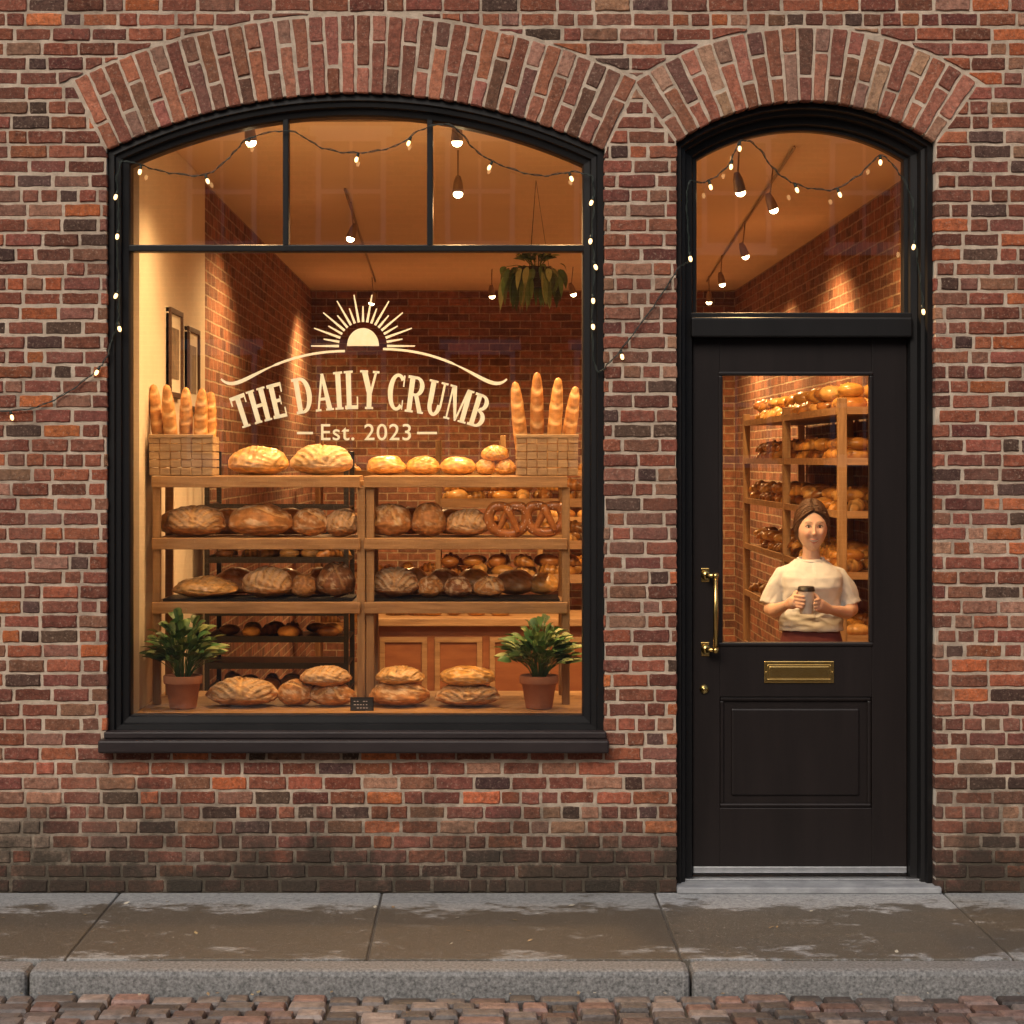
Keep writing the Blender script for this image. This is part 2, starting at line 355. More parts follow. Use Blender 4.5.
def strip(b0,k0,b1,k1,off,mi,bulge=0):
    P=[];rows=5;HWm=.40
    for r in range(rows):
        t=r/(rows-1)
        for x in [-HWm+2*HWm*i/18 for i in range(19)]:
            z=(b0+k0*x*x)*(1-t)+(b1+k1*x*x)*t
            P.append(onface(x,z,off+bulge*math.sin(math.pi*t)*(1-(x/HWm)**2)))
    mo.add(P,[(r*19+i,r*19+i+1,(r+1)*19+i+1,(r+1)*19+i) for r in range(rows-1) for i in range(18)],mi,smooth=True)
strip(-.462,.16,-.510,.46,.0006,0,.0020)
strip(-.511,.46,-.582,.90,.0005,1,.0008)
strip(-.583,.90,-.645,1.28,.0006,0,.0026)
mo.obj('mouth',['lips','white'],wo)
er=MB()
for sg in (-1,1): er.ell(hc+Vector((sg*.073,.008,-.006)),(.007,.016,.027),12,10,rot=Matrix.Rotation(sg*.3,3,'Z'))
er.obj('ears',['skin'],wo)
hr=MB(); vs=[];N2,K2=96,72; keep=[]
for j in range(K2+1):
    th=math.pi*j/K2
    for i in range(N2):
        a=2*math.pi*i/N2; q=Vector((math.sin(th)*math.cos(a),math.sin(th)*math.sin(a),math.cos(th)))
        p=headpt(q,1); hl=.52-1.05*(q.y+.80)-.28*abs(q.x)
        d_=q.z-hl; keep.append(d_>0); k=min(1,max(0,d_)*4)
        part=1-.08*math.exp(-(q.x/.05)**2)
        vs.append(hc+p*(1.0+.12*k*part+.004)+Vector((0,.004,.004)))
hr.add(vs,[(j*N2+i,(j+1)*N2+i,(j+1)*N2+(i+1)%N2,j*N2+(i+1)%N2) for j in range(K2) for i in range(N2) if sum((keep[j*N2+i],keep[(j+1)*N2+i],keep[(j+1)*N2+(i+1)%N2],keep[j*N2+(i+1)%N2]))>=3],0,smooth=True)
def surfh(x,y,z,k):
    q=Vector((x,y,z)).normalized(); return hc+headpt(q,1)*k+Vector((0,.004,.004))
for sg in (-1,1):
    for s_ in range(90):
        u=rnd(); y0=-.80+1.2*u
        st=Vector((sg*.03,y0,math.sqrt(max(.05,1-y0*y0)))); en=Vector((sg*ru(.15,.45),.95,ru(-.35,.1)))
        md=Vector((sg*ru(.85,1.05),y0*.45+ru(-.12,.12)+.05,ru(.05,.55)-(.25 if y0<-.3 else 0)))
        pts=[]
        kk=1.115+ru(0,.05)
        for i in range(10):
            t=i/9; v=st*(1-t)**2+md*2*t*(1-t)+en*t*t; w_=kk+.02*math.sin(t*math.pi); pts.append(surfh(v.x,v.y,v.z,w_))
        rr=ru(.0014,.0032); hr.tube(pts,[rr*.7]+[rr]*8+[rr*.5],5)
    for s_ in range(5):
        pts=[hc+Vector((sg*(.046+.004*s_),-.064+.006*s_,.078-.004*s_)),hc+Vector((sg*(.068+.002*s_),-.050+.006*s_,.040)),hc+Vector((sg*(.074+.002*s_),-.034+.004*s_,-.01)),hc+Vector((sg*(.069+.003*s_),-.028+.004*s_,-.045-.008*s_))]
        hr.tube(pts,[.0025,.003,.002,.0006],5)
for s_ in range(60):
    a=ru(0,6.28); c0=hc+Vector((0,.112,.005)); r_=ru(.02,.042); ax=Vector((ru(-1,1),ru(-.3,.3),ru(-1,1))).normalized(); o1=ax.orthogonal().normalized(); o2=ax.cross(o1)
    hr.tube([c0+(o1*math.cos(a+t*.5)+o2*math.sin(a+t*.5))*.040+ax*r_*.3 for t in range(7)],ru(.002,.004),5)
hr.ell(hc+Vector((0,.110,.005)),(.040,.034,.040),20,14)
hr.obj('hair',['hair'],wo)
cm=MB(); cm.lathe(cup-Vector((0,0,.012)),[(0,0),(.028,0),(.030,.003),(.037,.105),(.0385,.108),(.037,.11)],32,0)
cm.lathe(cup-Vector((0,0,.012)),[(.0405,.105),(.041,.112),(.039,.114),(.0375,.124),(.034,.127),(.030,.124),(0,.124)],32,1)
cm.obj('coffee_cup',['cup','lid'])
bakery=empty('bakery_building')
# ---------------------------------------------------------------- openings
W=dict(x0=X(107),x1=X(604),z0=Z(738),R=570*U,cx=X(355.5),cz=Z(663),Ro=648*U)
DR=dict(x0=X(677),x1=X(935),z0=.03,R=223*U,cx=X(806),cz=Z(324),Ro=297*U)
for o in (W,DR):
    o['hw']=(o['x1']-o['x0'])/2; o['zs']=o['cz']+math.sqrt(o['R']**2-o['hw']**2); o['ha']=math.asin(o['hw']/o['R'])
def outline(o,d,db=None,n=36):
    R=o['R']-d; hw=o['hw']-d; db=d if db is None else db
    a=math.asin(hw/R); pts=[(o['cx']-hw,o['z0']+db),(o['cx']+hw,o['z0']+db)]
    for i in range(n+1):
        t=a-2*a*i/n; pts.append((o['cx']+R*math.sin(t),o['cz']+R*math.cos(t)))
    return pts
# ---------------------------------------------------------------- masonry
def clip(poly,nx,nz,d):
    out=[]
    for i in range(len(poly)):
        a=poly[i];b=poly[(i+1)%len(poly)]
        da=a[0]*nx+a[1]*nz-d; db=b[0]*nx+b[1]*nz-d
        if da>=0: out.append(a)
        if (da>=0)!=(db>=0):
            t=da/(da-db); out.append((a[0]+(b[0]-a[0])*t,a[1]+(b[1]-a[1])*t))
    return out
def area(p): return abs(sum(p[i][0]*p[(i+1)%len(p)][1]-p[(i+1)%len(p)][0]*p[i][1] for i in range(len(p))))/2
PAL=[((.245,.082,.052),28),((.185,.066,.046),24),((.31,.10,.054),15),((.44,.13,.05),6),((.23,.105,.068),14),((.095,.055,.043),9),((.33,.17,.11),10)]
PALA=[((.31,.12,.078),26),((.26,.098,.064),22),((.35,.135,.074),14),((.34,.19,.13),14),((.17,.08,.056),9)]
def pick(pal):
    t=rnd()*sum(w for _,w in pal)
    for c,w in pal:
        t-=w
        if t<=0: break
    k=ru(.66,1.24); return (c[0]*k,c[1]*k*ru(.92,1.08),c[2]*k*ru(.9,1.1))
bk=MB()
def brick(poly,c,depth=.11,bev=.004):
    if len(poly)<3 or area(poly)<.0004: return
    cx=sum(p[0] for p in poly)/len(poly); cz=sum(p[1] for p in poly)/len(poly)
    pts=[]
    for i in range(len(poly)):
        a=poly[i];b=poly[(i+1)%len(poly)]; L=math.hypot(b[0]-a[0],b[1]-a[1])
        if L<.004: continue
        k=4 if L>.1 else (2 if L>.03 else 1)
        for j in range(k):
            t=(j+ (.10 if j==0 else 0))/k
            pts.append((a[0]+(b[0]-a[0])*t+ru(-.0024,.0024),a[1]+(b[1]-a[1])*t+ru(-.0024,.0024)))
        pts.append((a[0]+(b[0]-a[0])*(1-.04),a[1]+(b[1]-a[1])*(1-.04)))
    n=len(pts)
    if n<3: return
    y=ru(-.004,.0025); tx=ru(-.02,.02);tz=ru(-.03,.03)
    def yy(p): return y+(p[0]-cx)*tx+(p[1]-cz)*tz
    inn=[]
    for p in pts:
        dx=cx-p[0];dz=cz-p[1]
        inn.append((p[0]+math.copysign(min(bev,abs(dx)),dx)*1.,p[1]+math.copysign(min(bev,abs(dz)),dz)))
    vs=[(p[0],yy(p),p[1]) for p in inn]+[(p[0],y+bev*1.1,p[1]) for p in pts]+[(p[0],depth,p[1]) for p in pts]
    fs=[tuple(range(n))]+[(i,n+i,n+(i+1)%n,(i+1)%n) for i in range(n)]+[(n+i,2*n+i,2*n+(i+1)%n,n+(i+1)%n) for i in range(n)]
    bk.add(vs,fs,0,c)
XL,XR,ZT=-5.0,5.0,5.4
course=.0612; J=.0118
row=0; z=.004
while z<ZT:
    x=XL-ru(0,.15); k=row%2
    while x<XR:
        L=.157 if rnd()<.80 else .080
        if row%6==5 : L=.08 if rnd()<.8 else .157
        L*=ru(.96,1.04)
        x0=x;x1=x+L-J*ru(.8,1.15); z0=z+ru(-.001,.001);z1=z+course-J+ru(-.0015,.0015)
        x+=L
        poly=[(x0,z0),(x1,z0),(x1,z1),(x0,z1)]
        mx,mz=(x0+x1)/2,(z0+z1)/2
        for o in (W,DR):
            if abs(mx-o['cx'])>o['hw']+.5: continue
            dx=mx-o['cx'];dz=mz-o['cz']; r=math.hypot(dx,dz); th=math.atan2(dx,dz); sg=1 if dx>0 else -1
            n=(math.cos(o['ha'])*sg,-math.sin(o['ha']))
            dsk=o['cx']*n[0]+o['cz']*n[1]+J*.8
            if mz>o['zs']-.07 and r>o['Ro']-.02:
                if abs(th)<=o['ha']+.03: poly=clip(poly,dx/r,dz/r,(o['cx']*dx+o['cz']*dz)/r+o['Ro']+J*.8)
            elif mz>o['zs']-.07:
                poly=clip(poly,n[0],n[1],dsk)
                poly=clip(poly,sg,0,sg*o['cx']+o['hw'])
            elif mz>o['z0']+.005 or o is DR:
                if mz-course*.5<o['z0'] and o is W:
                    if abs(dx)<o['hw']: poly=clip(poly,0,-1,-(o['z0']))
                else: poly=clip(poly,sg,0,sg*o['cx']+o['hw'])
            elif abs(dx)<o['hw']: poly=clip(poly,0,-1,-(o['z0']))
            if len(poly)<3: break
        if len(poly)>=3:
            c=pick(PAL)
            if z<.42:
                w_=(1-z/.42)*ru(.2,1.); w_=max(0,min(1,w_)); g=sum(c)/3*.95; c=tuple(ci*(1-.5*w_)+g*.5*w_*(1.1,.96,.86)[i_] for i_,ci in enumerate(c))
            if mx<-1.72 and .12<z<.36 and rnd()<.55: k_=ru(.5,1); c=(.38*k_,.28*k_,.21*k_)
            brick(poly,c)
    z+=course; row+=1
for o in (W,DR):
    n=int(round(2*o['ha']*(o['R']+o['Ro'])/2/(.0635)))
    for i in range(n):
        a0=-o['ha']+2*o['ha']*i/n; a1=-o['ha']+2*o['ha']*(i+1)/n
        H=o['Ro']-o['R']; sp=.66 if i%2 else .34
        for (r0,r1) in ((0,sp),(sp,1)):
            ra=o['R']+H*r0+(J/2 if r0 else 0); rb=o['R']+H*r1-(J/2 if r1<1 else ru(0,.006))
            def pt(a,r,s): return (o['cx']+r*math.sin(a)+s*math.cos(a)*J/2,o['cz']+r*math.cos(a)-s*math.sin(a)*J/2)
            brick([pt(a0,ra,1),pt(a1,ra,-1),pt(a1,rb,-1),pt(a0,rb,1)],pick(PALA))
bk.obj('brickwork',['brick'],bakery)
wl=MB()
def prism(xa,xb,za0,zb0,za1,zb1,y0=.0045,y1=.3):
    vs=[(xa,y0,za0),(xb,y0,zb0),(xb,y0,zb1),(xa,y0,za1),(xa,y1,za0),(xb,y1,zb0),(xb,y1,zb1),(xa,y1,za1)]
    wl.add(vs,[(0,1,2,3)],0); wl.add(vs,[(5,4,7,6),(0,4,5,1),(3,2,6,7),(0,3,7,4),(1,5,6,2)],1)
def arcz(o,x,e=.006):
    d=max(min(x-o['cx'],o['hw']),-o['hw']); return o['cz']+math.sqrt((o['R']+e)**2-d*d)
prism(XL,W['x0']-.004,0,0,ZT,ZT); prism(W['x1']+.004,DR['x0']-.004,0,0,ZT,ZT); prism(DR['x1']+.004,XR,0,0,ZT,ZT)
for o in (W,DR):
    n=40; xs=[o['x0']-.004+(2*o['hw']+.008)*i/n for i in range(n+1)]
    for i in range(n): prism(xs[i],xs[i+1],arcz(o,xs[i]),arcz(o,xs[i+1]),ZT,ZT)
prism(W['x0']-.004,W['x1']+.004,0,0,W['z0']-.002,W['z0']-.002)
wl.obj('wall',['mortar','plaster'],bakery)
# ---------------------------------------------------------------- window frame
def sweep(mb,o,prof,bottom=True,n=36):
    L=[outline(o,d*U,None if bottom else 0,n) for d,_ in prof]
    m=len(L[0])
    for i in range(len(prof)-1):
        vs=[(p[0],prof[i][1],p[1]) for p in L[i]]+[(p[0],prof[i+1][1],p[1]) for p in L[i+1]]
        rng=range(m) if bottom else [k for k in range(m) if k!=0]
        mb.add(vs,[(k,(k+1)%m,m+(k+1)%m,m+k) for k in rng])
f=MB()
sweep(f,W,[(0,.15),(0,.028),(6,.026),(7.5,.040),(12,.042),(13.5,.062),(19,.066),(20.5,.076),(20.5,.15),(0,.15)])
zt0,zt1=Z(252,.08),Z(245,.08)
f.box(W['x0']+.05,W['x1']-.05,.068,.135,zt0,zt1,b=.005)
for px in (286,430):
    x=X(px,.08); f.box(x-.0125,x+.0125,.0665,.134,zt1-.004,arcz(W,x)-.06,b=.004)
f.obj('window_frame',['black'],bakery)
g=MB(); pts=outline(W,15*U); g.add([(p[0],.1,p[1]) for p in pts],[tuple(range(len(pts)))]); g.obj('window_glass',['glass'],bakery)
s=MB(); s.box(X(101),X(608),-.075,.07,Z(751),Z(738)-.001,b=.008); s.box(X(105),X(606),-.03,.068,Z(738),Z(731),b=.006)
s.obj('window_sill',['sill'],bakery)
# ---------------------------------------------------------------- door
f=MB()
sweep(f,DR,[(0,.3),(0,.05),(5,.048),(6.5,.075),(10,.08),(11.5,.125),(18,.13),(19.5,.15),(19.5,.26),(0,.26)],False)
xa,xb=DR['x0']+.07,DR['x1']-.07
f.box(xa,xb,.10,.25,Z(338,.15),Z(318,.15),b=.008); f.box(xa,xb,.125,.245,Z(318,.15)-.004,Z(313,.15),b=.004)
f.obj('door_frame',['black'],bakery)
f=MB()
class_o=dict(DR); class_o['z0']=Z(315,.17)
sweep(f,class_o,[(18,.155),(23,.157),(24,.17),(24,.21),(18,.21)],False)
f.obj('transom_sash',['black'],bakery)
g=MB(); pts=[(x,z) for x,z in outline(class_o,21*U,0)]; g.add([(p[0],.19,p[1]) for p in pts],[tuple(range(len(pts)))]); g.obj('transom_glass',['glass'],bakery)
d=MB(); Y=.165
lx0,lx1=DR['x0']+19.8*U,DR['x1']-19.8*U; gx0,gx1=X(720,Y),X(872,Y)
zt,zb=Z(338,Y),.040; gz1,gz0=Z(373,Y),Z(645,Y); pz1,pz0=Z(697,Y),Z(808,Y); px0,px1=X(723,Y),X(872,Y)
d.box(lx0,gx0,Y,Y+.045,zb,zt,b=.003); d.box(gx1,lx1,Y,Y+.045,zb,zt,b=.003)
e=.0008
d.box(gx0-e,gx1+e,Y+.001,Y+.044,gz1,zt-.001,b=.003); d.box(gx0-e,gx1+e,Y+.001,Y+.044,pz1,gz0,b=.003); d.box(gx0-e,gx1+e,Y+.001,Y+.044,zb,pz0,b=.003)
d.box(gx0-.01,gx1+.01,Y+.022,Y+.035,pz0-.01,pz1+.01)
def frame(mb,x0,x1,z0,z1,w,y0,y1,mi=0,b=.003):
    mb.box(x0,x1,y0,y1,z1-w,z1,mi,b=b); mb.box(x0,x1,y0,y1,z0,z0+w,mi,b=b)
    mb.box(x0,x0+w,y0+.0007,y1,z0+w-e,z1-w+e,mi,b=b); mb.box(x1-w,x1,y0+.0007,y1,z0+w-e,z1-w+e,mi,b=b)
frame(d,gx0,gx1,pz0,pz1,.018,Y+.008,Y+.03,b=.006)
frame(d,gx0-.006,gx1+.006,gz0-.006,gz1+.006,.018,Y-.006,Y+.03,b=.006)
d.box(gx0+.05,gx1-.05,Y+.012,Y+.03,pz0+.05,pz1-.05,b=.008)
d.obj('door_leaf',['door'],bakery)
g=MB(); g.add([(gx0-.01,Y+.02,gz0-.01),(gx1+.01,Y+.02,gz0-.01),(gx1+.01,Y+.02,gz1+.01),(gx0-.01,Y+.02,gz1+.01)],[(0,1,2,3)]); g.obj('door_glass',['glass'],bakery)
k=MB(); k.box(lx0+.002,lx1-.002,Y-.008,Y+.002,.052,.078,b=.002); k.box(DR['x0']+.02,DR['x1']-.02,.1,.2,.0305,.0375,b=.001); k.obj('threshold_plate',['steel'],bakery)
k=MB(); k.box(DR['x0']-.002,X(940),-.035,.32,.003,.0298,b=.005); k.obj('door_step',['stone'],bakery)
h=MB(); hx=X(714,Y)
h.tube([(hx,Y-.06,Z(575,Y)),(hx,Y-.062,Z(612,Y)),(hx,Y-.06,Z(649,Y))],[.009,.011,.009],12)
for pz in (575,649):
    zz=Z(pz,Y); h.tube([(hx,Y-.06,zz),(hx-.02,Y-.035,zz),(hx-.035,Y-.004,zz)],.008,10)
    h.ell((hx,Y-.06,zz),(.014,.014,.014)); h.tube([(hx-.035,Y-.012,zz),(hx-.035,Y,zz)],.021,20); h.tube([(hx-.04,Y-.045,zz),(hx+.012,Y-.052,zz)],[.012,.009],12)
    h.box(hx-.055,hx-.02,Y-.006,Y+.001,zz-.03,zz+.03,b=.003)
zz=Z(689,Y); h.tube([(X(704,Y),Y-.008,zz),(X(704,Y),Y+.001,zz)],.019,20); h.tube([(X(704,Y),Y-.012,zz),(X(704,Y),Y-.007,zz)],.009,12)
h.obj('door_handle',['brass'],bakery)
h=MB(); mx0,mx1,mz0,mz1=X(764,Y),X(834,Y),Z(683,Y),Z(661,Y)
h.box(mx0,mx1,Y-.006,Y+.001,mz0,mz1,b=.003); h.box(mx0+.022,mx1-.022,Y-.010,Y-.003,mz0+.022,mz1-.022,b=.003); frame(h,mx0+.014,mx1-.014,mz0+.014,mz1-.014,.005,Y-.009,Y-.004,b=.002)
for q in (mx0+.008,mx1-.008): h.ell((q,Y-.006,(mz0+mz1)/2),(.004,.003,.004),8,6)
h.obj('mail_slot',['brass'],bakery)
# ---------------------------------------------------------------- interior shell
IX0,IX1,IY,IZ=-1.485,2.25,9.5,3.30
r=MB()
def quad(mb,a,b,c,d,mi=0): mb.add([a,b,c,d],[(0,1,2,3)],mi)
quad(r,(IX0-.01,.299,IZ),(IX1+.01,.299,IZ),(IX1+.01,IY,IZ),(IX0-.01,IY,IZ)); r.obj('ceiling',['ceil'],bakery)
r=MB(); quad(r,(IX0,.3,.02),(IX1,.3,.02),(IX1,IY,.02),(IX0,IY,.02)); r.obj('floor',['floor'],bakery)
r=MB(); quad(r,(IX0,IY,0),(IX1,IY,0),(IX1,IY,IZ),(IX0,IY,IZ)); r.obj('back_wall',['bw'],bakery)
r=MB(); quad(r,(IX0,2.4,0),(IX0,IY,0),(IX0,IY,IZ),(IX0,2.4,IZ)); quad(r,(IX1,.3,0),(IX1,IY,0),(IX1,IY,IZ),(IX1,.3,IZ)); r.obj('side_walls',['sw'],bakery)
r=MB(); r.box(IX0-.06,IX0+.015,.3,2.4,0,IZ-.002); r.obj('plaster_wall',['plaster'],bakery)
r=MB(); r.box(XL,XR,.3,IY+.2,ZT,ZT+.1); r.box(XL,XL+.15,.3,IY+.2,0,ZT); r.box(XR-.15,XR,.3,IY+.2,0,ZT); r.box(XL,XR,IY+.1,IY+.2,0,ZT-.01); r.obj('rear_and_side_walls',['mortar'],bakery)
r=MB(); zb_=Z(713,.165); r.box(IX0+.02,X(604),.152,1.0,zb_-.035,zb_,b=.004); r.obj('window_seat',['wood'],bakery)
r=MB(); r.box(IX0+.03,X(600),.31,.98,.021,zb_-.036); r.obj('window_seat_base',['plaster'],bakery)
# ---------------------------------------------------------------- track lights
def tlight(x,y,zl=3.08,watts=20,tilt=(0,0),ang=150):
    e_=empty('track_light'); m=MB()
    tx,ty=tilt; dr=Vector((tx,ty,-1)).normalized(); a=Vector((x,y,zl))-dr*.05
    m.tube([(x,y,IZ-.02),a],.004,8)
    m.tube([a-dr*.03,a+dr*.0,a+dr*.05,a+dr*.056],[.012,.022,.027,.027],16)
    m.obj('housing',['fixture'],e_)
    b=MB(); b.ell(a+dr*.060,(.023,.023,.020),14,10); b.obj('bulb',['lamp'],e_)
    l=bpy.data.lights.new('lamp','SPOT'); l.energy=watts; l.color=(1,.58,.24); l.shadow_soft_size=.04; l.spot_size=math.radians(ang); l.spot_blend=.7
    lo=bpy.data.objects.new('lamp',l); lo.location=a+dr*.14; lo.rotation_euler=dr.to_track_quat('-Z','Y').to_euler(); col_root.objects.link(lo); lo.parent=e_
def inv(px,py,zl=3.08):
    k=(zl-EZ)*240/(460-py); return ((px-480)/240*k, D*k-D)
LT=[(458,192,140,(0,-.25),3.08),(351,237,130,(-.3,-.1),3.08),(492,295,160,(.1,.2),3.08),(573,293,160,(.3,.1),3.08),(372,302,160,(-.3,.2),3.08),(773,208,95,(.4,.15),3.08),(745,255,130,(.35,.15),3.08),(722,283,130,(.2,.1),3.08),(709,301,125,(0,.2),3.08),(740,190,120,(.25,.30),2.995)]
for px,py,w,tl,zl in LT:
    x,y=inv(px,py,zl); tlight(x,y,zl,w,tl)
tlight(-1.0,.40,3.2,64,(.1,.08)); tlight(-.1,.40,3.2,62,(0,.08)); tlight(.36,.40,3.2,56,(-.1,.08))  # three added lamps inside the window head, to brighten the bread display
t=MB(); t.box(-1.25,.45,.39,.41,IZ-.02,IZ-.002)  # front track added to carry the extra display lamps
def trk(a,b):
    a=Vector(a);b=Vector(b); t.tube([(a.x,a.y,IZ-.010),(b.x,b.y,IZ-.010)],.008,4)
P0=inv(773,210);P1=inv(709,301); trk((P0[0],1.2),(P1[0]+.05,P1[1]+.6))
P0=inv(351,238);P1=inv(372,302); trk((P0[0]-.0,2.7),(P1[0],P1[1]+.5))
t.obj('ceiling_track',['track'],bakery)
# ---------------------------------------------------------------- breads
def bread(x,y,z,w,h,dep=None,kind='boule',tone='brown',flour=.4,name='bread_loaf',yaw=0,res=(72,44)):
    N,K=res
    dep=dep or w*.8
    base={'dark':(.25,.10,.035),'brown':(.46,.215,.070),'golden':(.68,.38,.11),'pale':(.68,.45,.20)}[tone]
    sd=Vector((ru(-50,50),ru(-50,50),ru(-50,50)))
    vs=[];vc=[]; mb=MB(); ph=ru(0,.4)
    for j in range(K+1):
        th=math.pi*j/K
        for i in range(N):
            a=2*math.pi*i/N; q=Vector((math.sin(th)*math.cos(a),math.sin(th)*math.sin(a),math.cos(th)))
            nx,ny,nz=q
            v_=math.atan2(-ny,nz+.25) ; u_=nx+.05*noise.noise(q*3+sd)
            d_=9.; ok=0
            if kind=='diag': d_=abs(((u_*1.9+v_*.55+ph)%.55)-.275); ok=abs(u_)<.86 and -.3<v_<1.6
            elif kind=='leaf': d_=min(abs(((abs(u_)*1.6+v_*.9+ph)%.42)-.21),abs(u_)*1.4); ok=abs(u_)<.82 and -.3<v_<1.6
            elif kind=='cross': d_=min(abs(u_-(v_-.5)*.5),abs(u_+(v_-.5)*.9)); ok=-.4<v_<1.5 and abs(u_)<.75
            elif kind=='long': d_=abs(v_-.55-.2*math.sin(u_*3)); ok=abs(u_)<.8
            sc=max(0,1-d_/.075) if ok else 0
            rg=max(0,1-abs(d_-.12)/.05) if ok else 0
            n1=noise.noise(q*1.6+sd); n2=noise.noise(q*5+sd)
            rr=1+.09*n1+.045*n2-.085*sc+.035*rg
            z_=nz*rr
            zz=(z_*.62+.38) if z_>0 else (.38+z_*.38)
            zz=max(zz,0.0)
            vs.append(Vector((nx*rr*w/2,ny*rr*dep/2,zz*h)))
            k=1.10-.25*max(0,nz)+.6*n2-.42*rg
            c=[b_*k for b_ in base]
            fl=max(0,min(1,(noise.noise(q*3.2+sd*2)+.5*noise.noise(q*15+sd)+flour-.5)*3.2))*(.8 if nz>-.3 else .2)
            if kind in('leaf','diag') and ok: fl=max(fl*.6,min(1,flour*1.1*max(0,min(1,(d_-.10)/.05))))
            c=[c[m]*(1-fl)+(.78,.62,.42)[m]*fl for m in range(3)]
            sc_=min(1,sc*1.5); c=[c[m]*(1-sc_*.85)+((.74,.48,.20),(.50,.28,.11))[tone=='dark'][m]*sc_*.85 for m in range(3)]
            vc.append(c)
    Rz=Matrix.Rotation(yaw,3,'Z')
    vs=[Rz@v+Vector((x,y,z)) for v in vs]
    fs=[(j*N+i,(j+1)*N+i,(j+1)*N+(i+1)%N,j*N+(i+1)%N) for j in range(K) for i in range(N)]
    mb.add(vs,fs,0,smooth=True,vc=vc)
    return mb.obj(name,['glaze' if tone=='golden' else 'bread'])
YB=.58
def B(px,w,h,shelf,kind='boule',tone='brown',flour=.4,y=YB,dz=0,yaw=0,name='bread_loaf',dep=None,res=(72,44)):
    k=(D+y)/D/S
    bread(X(px,y),y,shelf+dz,w*k,h*k,dep or min(w*k*.85,.25),kind,tone,flour,name,yaw,res)
SY=.45
sh=[Z(476,SY),Z(538,SY),Z(602,SY)]
a_=sh[0]+.002
for q in [(259,60,29,'diag','golden',.45),(322,62,31,'leaf','pale',.75),(386,40,20,'boule','golden',.15),(423,34,19,'boule','golden',.15),(458,36,19,'boule','golden',.1),(486,22,17,'boule','golden',.35),(505,22,17,'boule','golden',.3)]:
    B(q[0],q[1],q[2],a_,q[3],q[4],q[5],name='bread_loaf' if q[1]>45 else 'bread_roll')
B(495,28,16,a_,'cross','golden',.4,dz=.062,name='bread_roll')
b_=sh[1]+.002
for q in [(196,62,31,'leaf','brown',.5),(261,64,33,'long','brown',.35),(311,38,29,'long','brown',.45),(342,36,27,'diag','brown',.5),(390,44,34,'cross','brown',.4),(429,36,34,'boule','brown',.2),(468,46,27,'diag','brown',.5)]:
    B(*q[:3],b_,*q[3:])
c_=sh[2]+.012
for q in [(206,64,21,'diag','golden',.25),(268,52,31,'diag','brown',.5),(304,26,24,'boule','brown',.15),(336,38,35,'cross','dark',.3),(395,48,30,'leaf','dark',.6),(430,27,22,'boule','brown',.4),(458,30,21,'boule','dark',.5),(489,32,21,'cross','brown',.45)]:
    B(*q[:3],c_,*q[3:])
LR=(28,18)
for q in [(345,34,26,'cross','brown',.3),(228,48,27,'boule','golden',.3),(178,40,25,'boule','golden',.3),(290,44,27,'boule','golden',.2),(410,40,28,'boule','brown',.3),(450,38,26,'boule','golden',.3)]:
    B(q[0],q[1],q[2],b_,q[3],q[4],q[5],y=.79,dep=.13,res=LR)
for q in [(236,44,27,'boule','brown',.3),(288,38,26,'boule','golden',.3),(320,30,27,'boule','brown',.2),(413,36,27,'boule','golden',.3),(444,34,26,'boule','brown',.4),(474,36,26,'boule','golden',.2),(515,44,25,'boule','brown',.3),(543,30,22,'boule','golden',.3)]:
    B(q[0],q[1],q[2],c_,q[3],q[4],q[5],y=.79,dep=.13,res=LR)
d_=zb_+.002; yb=.42
for q in [(243,72,28,'leaf','brown',.6,0),(296,38,26,'long','brown',.4,0),(333,46,23,'cross','brown',.4,0),(326,52,20,'diag','brown',.55,.085),(400,60,25,'long','brown',.35,0),(400,50,18,'diag','golden',.35,.092),(468,64,23,'leaf','brown',.5,0),(468,56,20,'long','golden',.35,.086)]:
    B(*q[:3],d_,*q[3:6],y=yb,dz=q[6])
s=MB(); sy0,sy1=SY,.86
for i,zs_ in enumerate(sh):
    for (pa,pb) in ((152,361),(364,568)):
        s.box(X(pa,SY),X(pb,SY)-.004,sy0+.001*i,sy1,zs_-.046,zs_-.022,0,b=.003)
        s.box(X(pa,SY),X(pb,SY)-.004,sy0-.012,sy0+.010,zs_-.05,zs_-.001,0,b=.003)
        for k in range(5):
            yy=sy0+.02+k*.08; s.box(X(pa,SY)+.01,X(pb,SY)-.014,yy,yy+.07,zs_-.021,zs_,0,b=.002)
for px in (152,357,366,562):
    for yy in (sy0+.012,sy1-.04):
        s.box(X(px,SY),X(px,SY)+.035,yy,yy+.035,zb_,sh[0]-.05,1,b=.003)
s.obj('wooden_bread_shelf',['wood','woodv'])
m=MB()
for xa_,xb_ in ((372,560),(162,352)):
    for k in range(12): m.box(X(xa_,SY),X(xb_,SY),.47+k*.028,.47+k*.028+.012,sh[2]+.0015,sh[2]+.011)
m.obj('cooling_rack',['dmetal'])
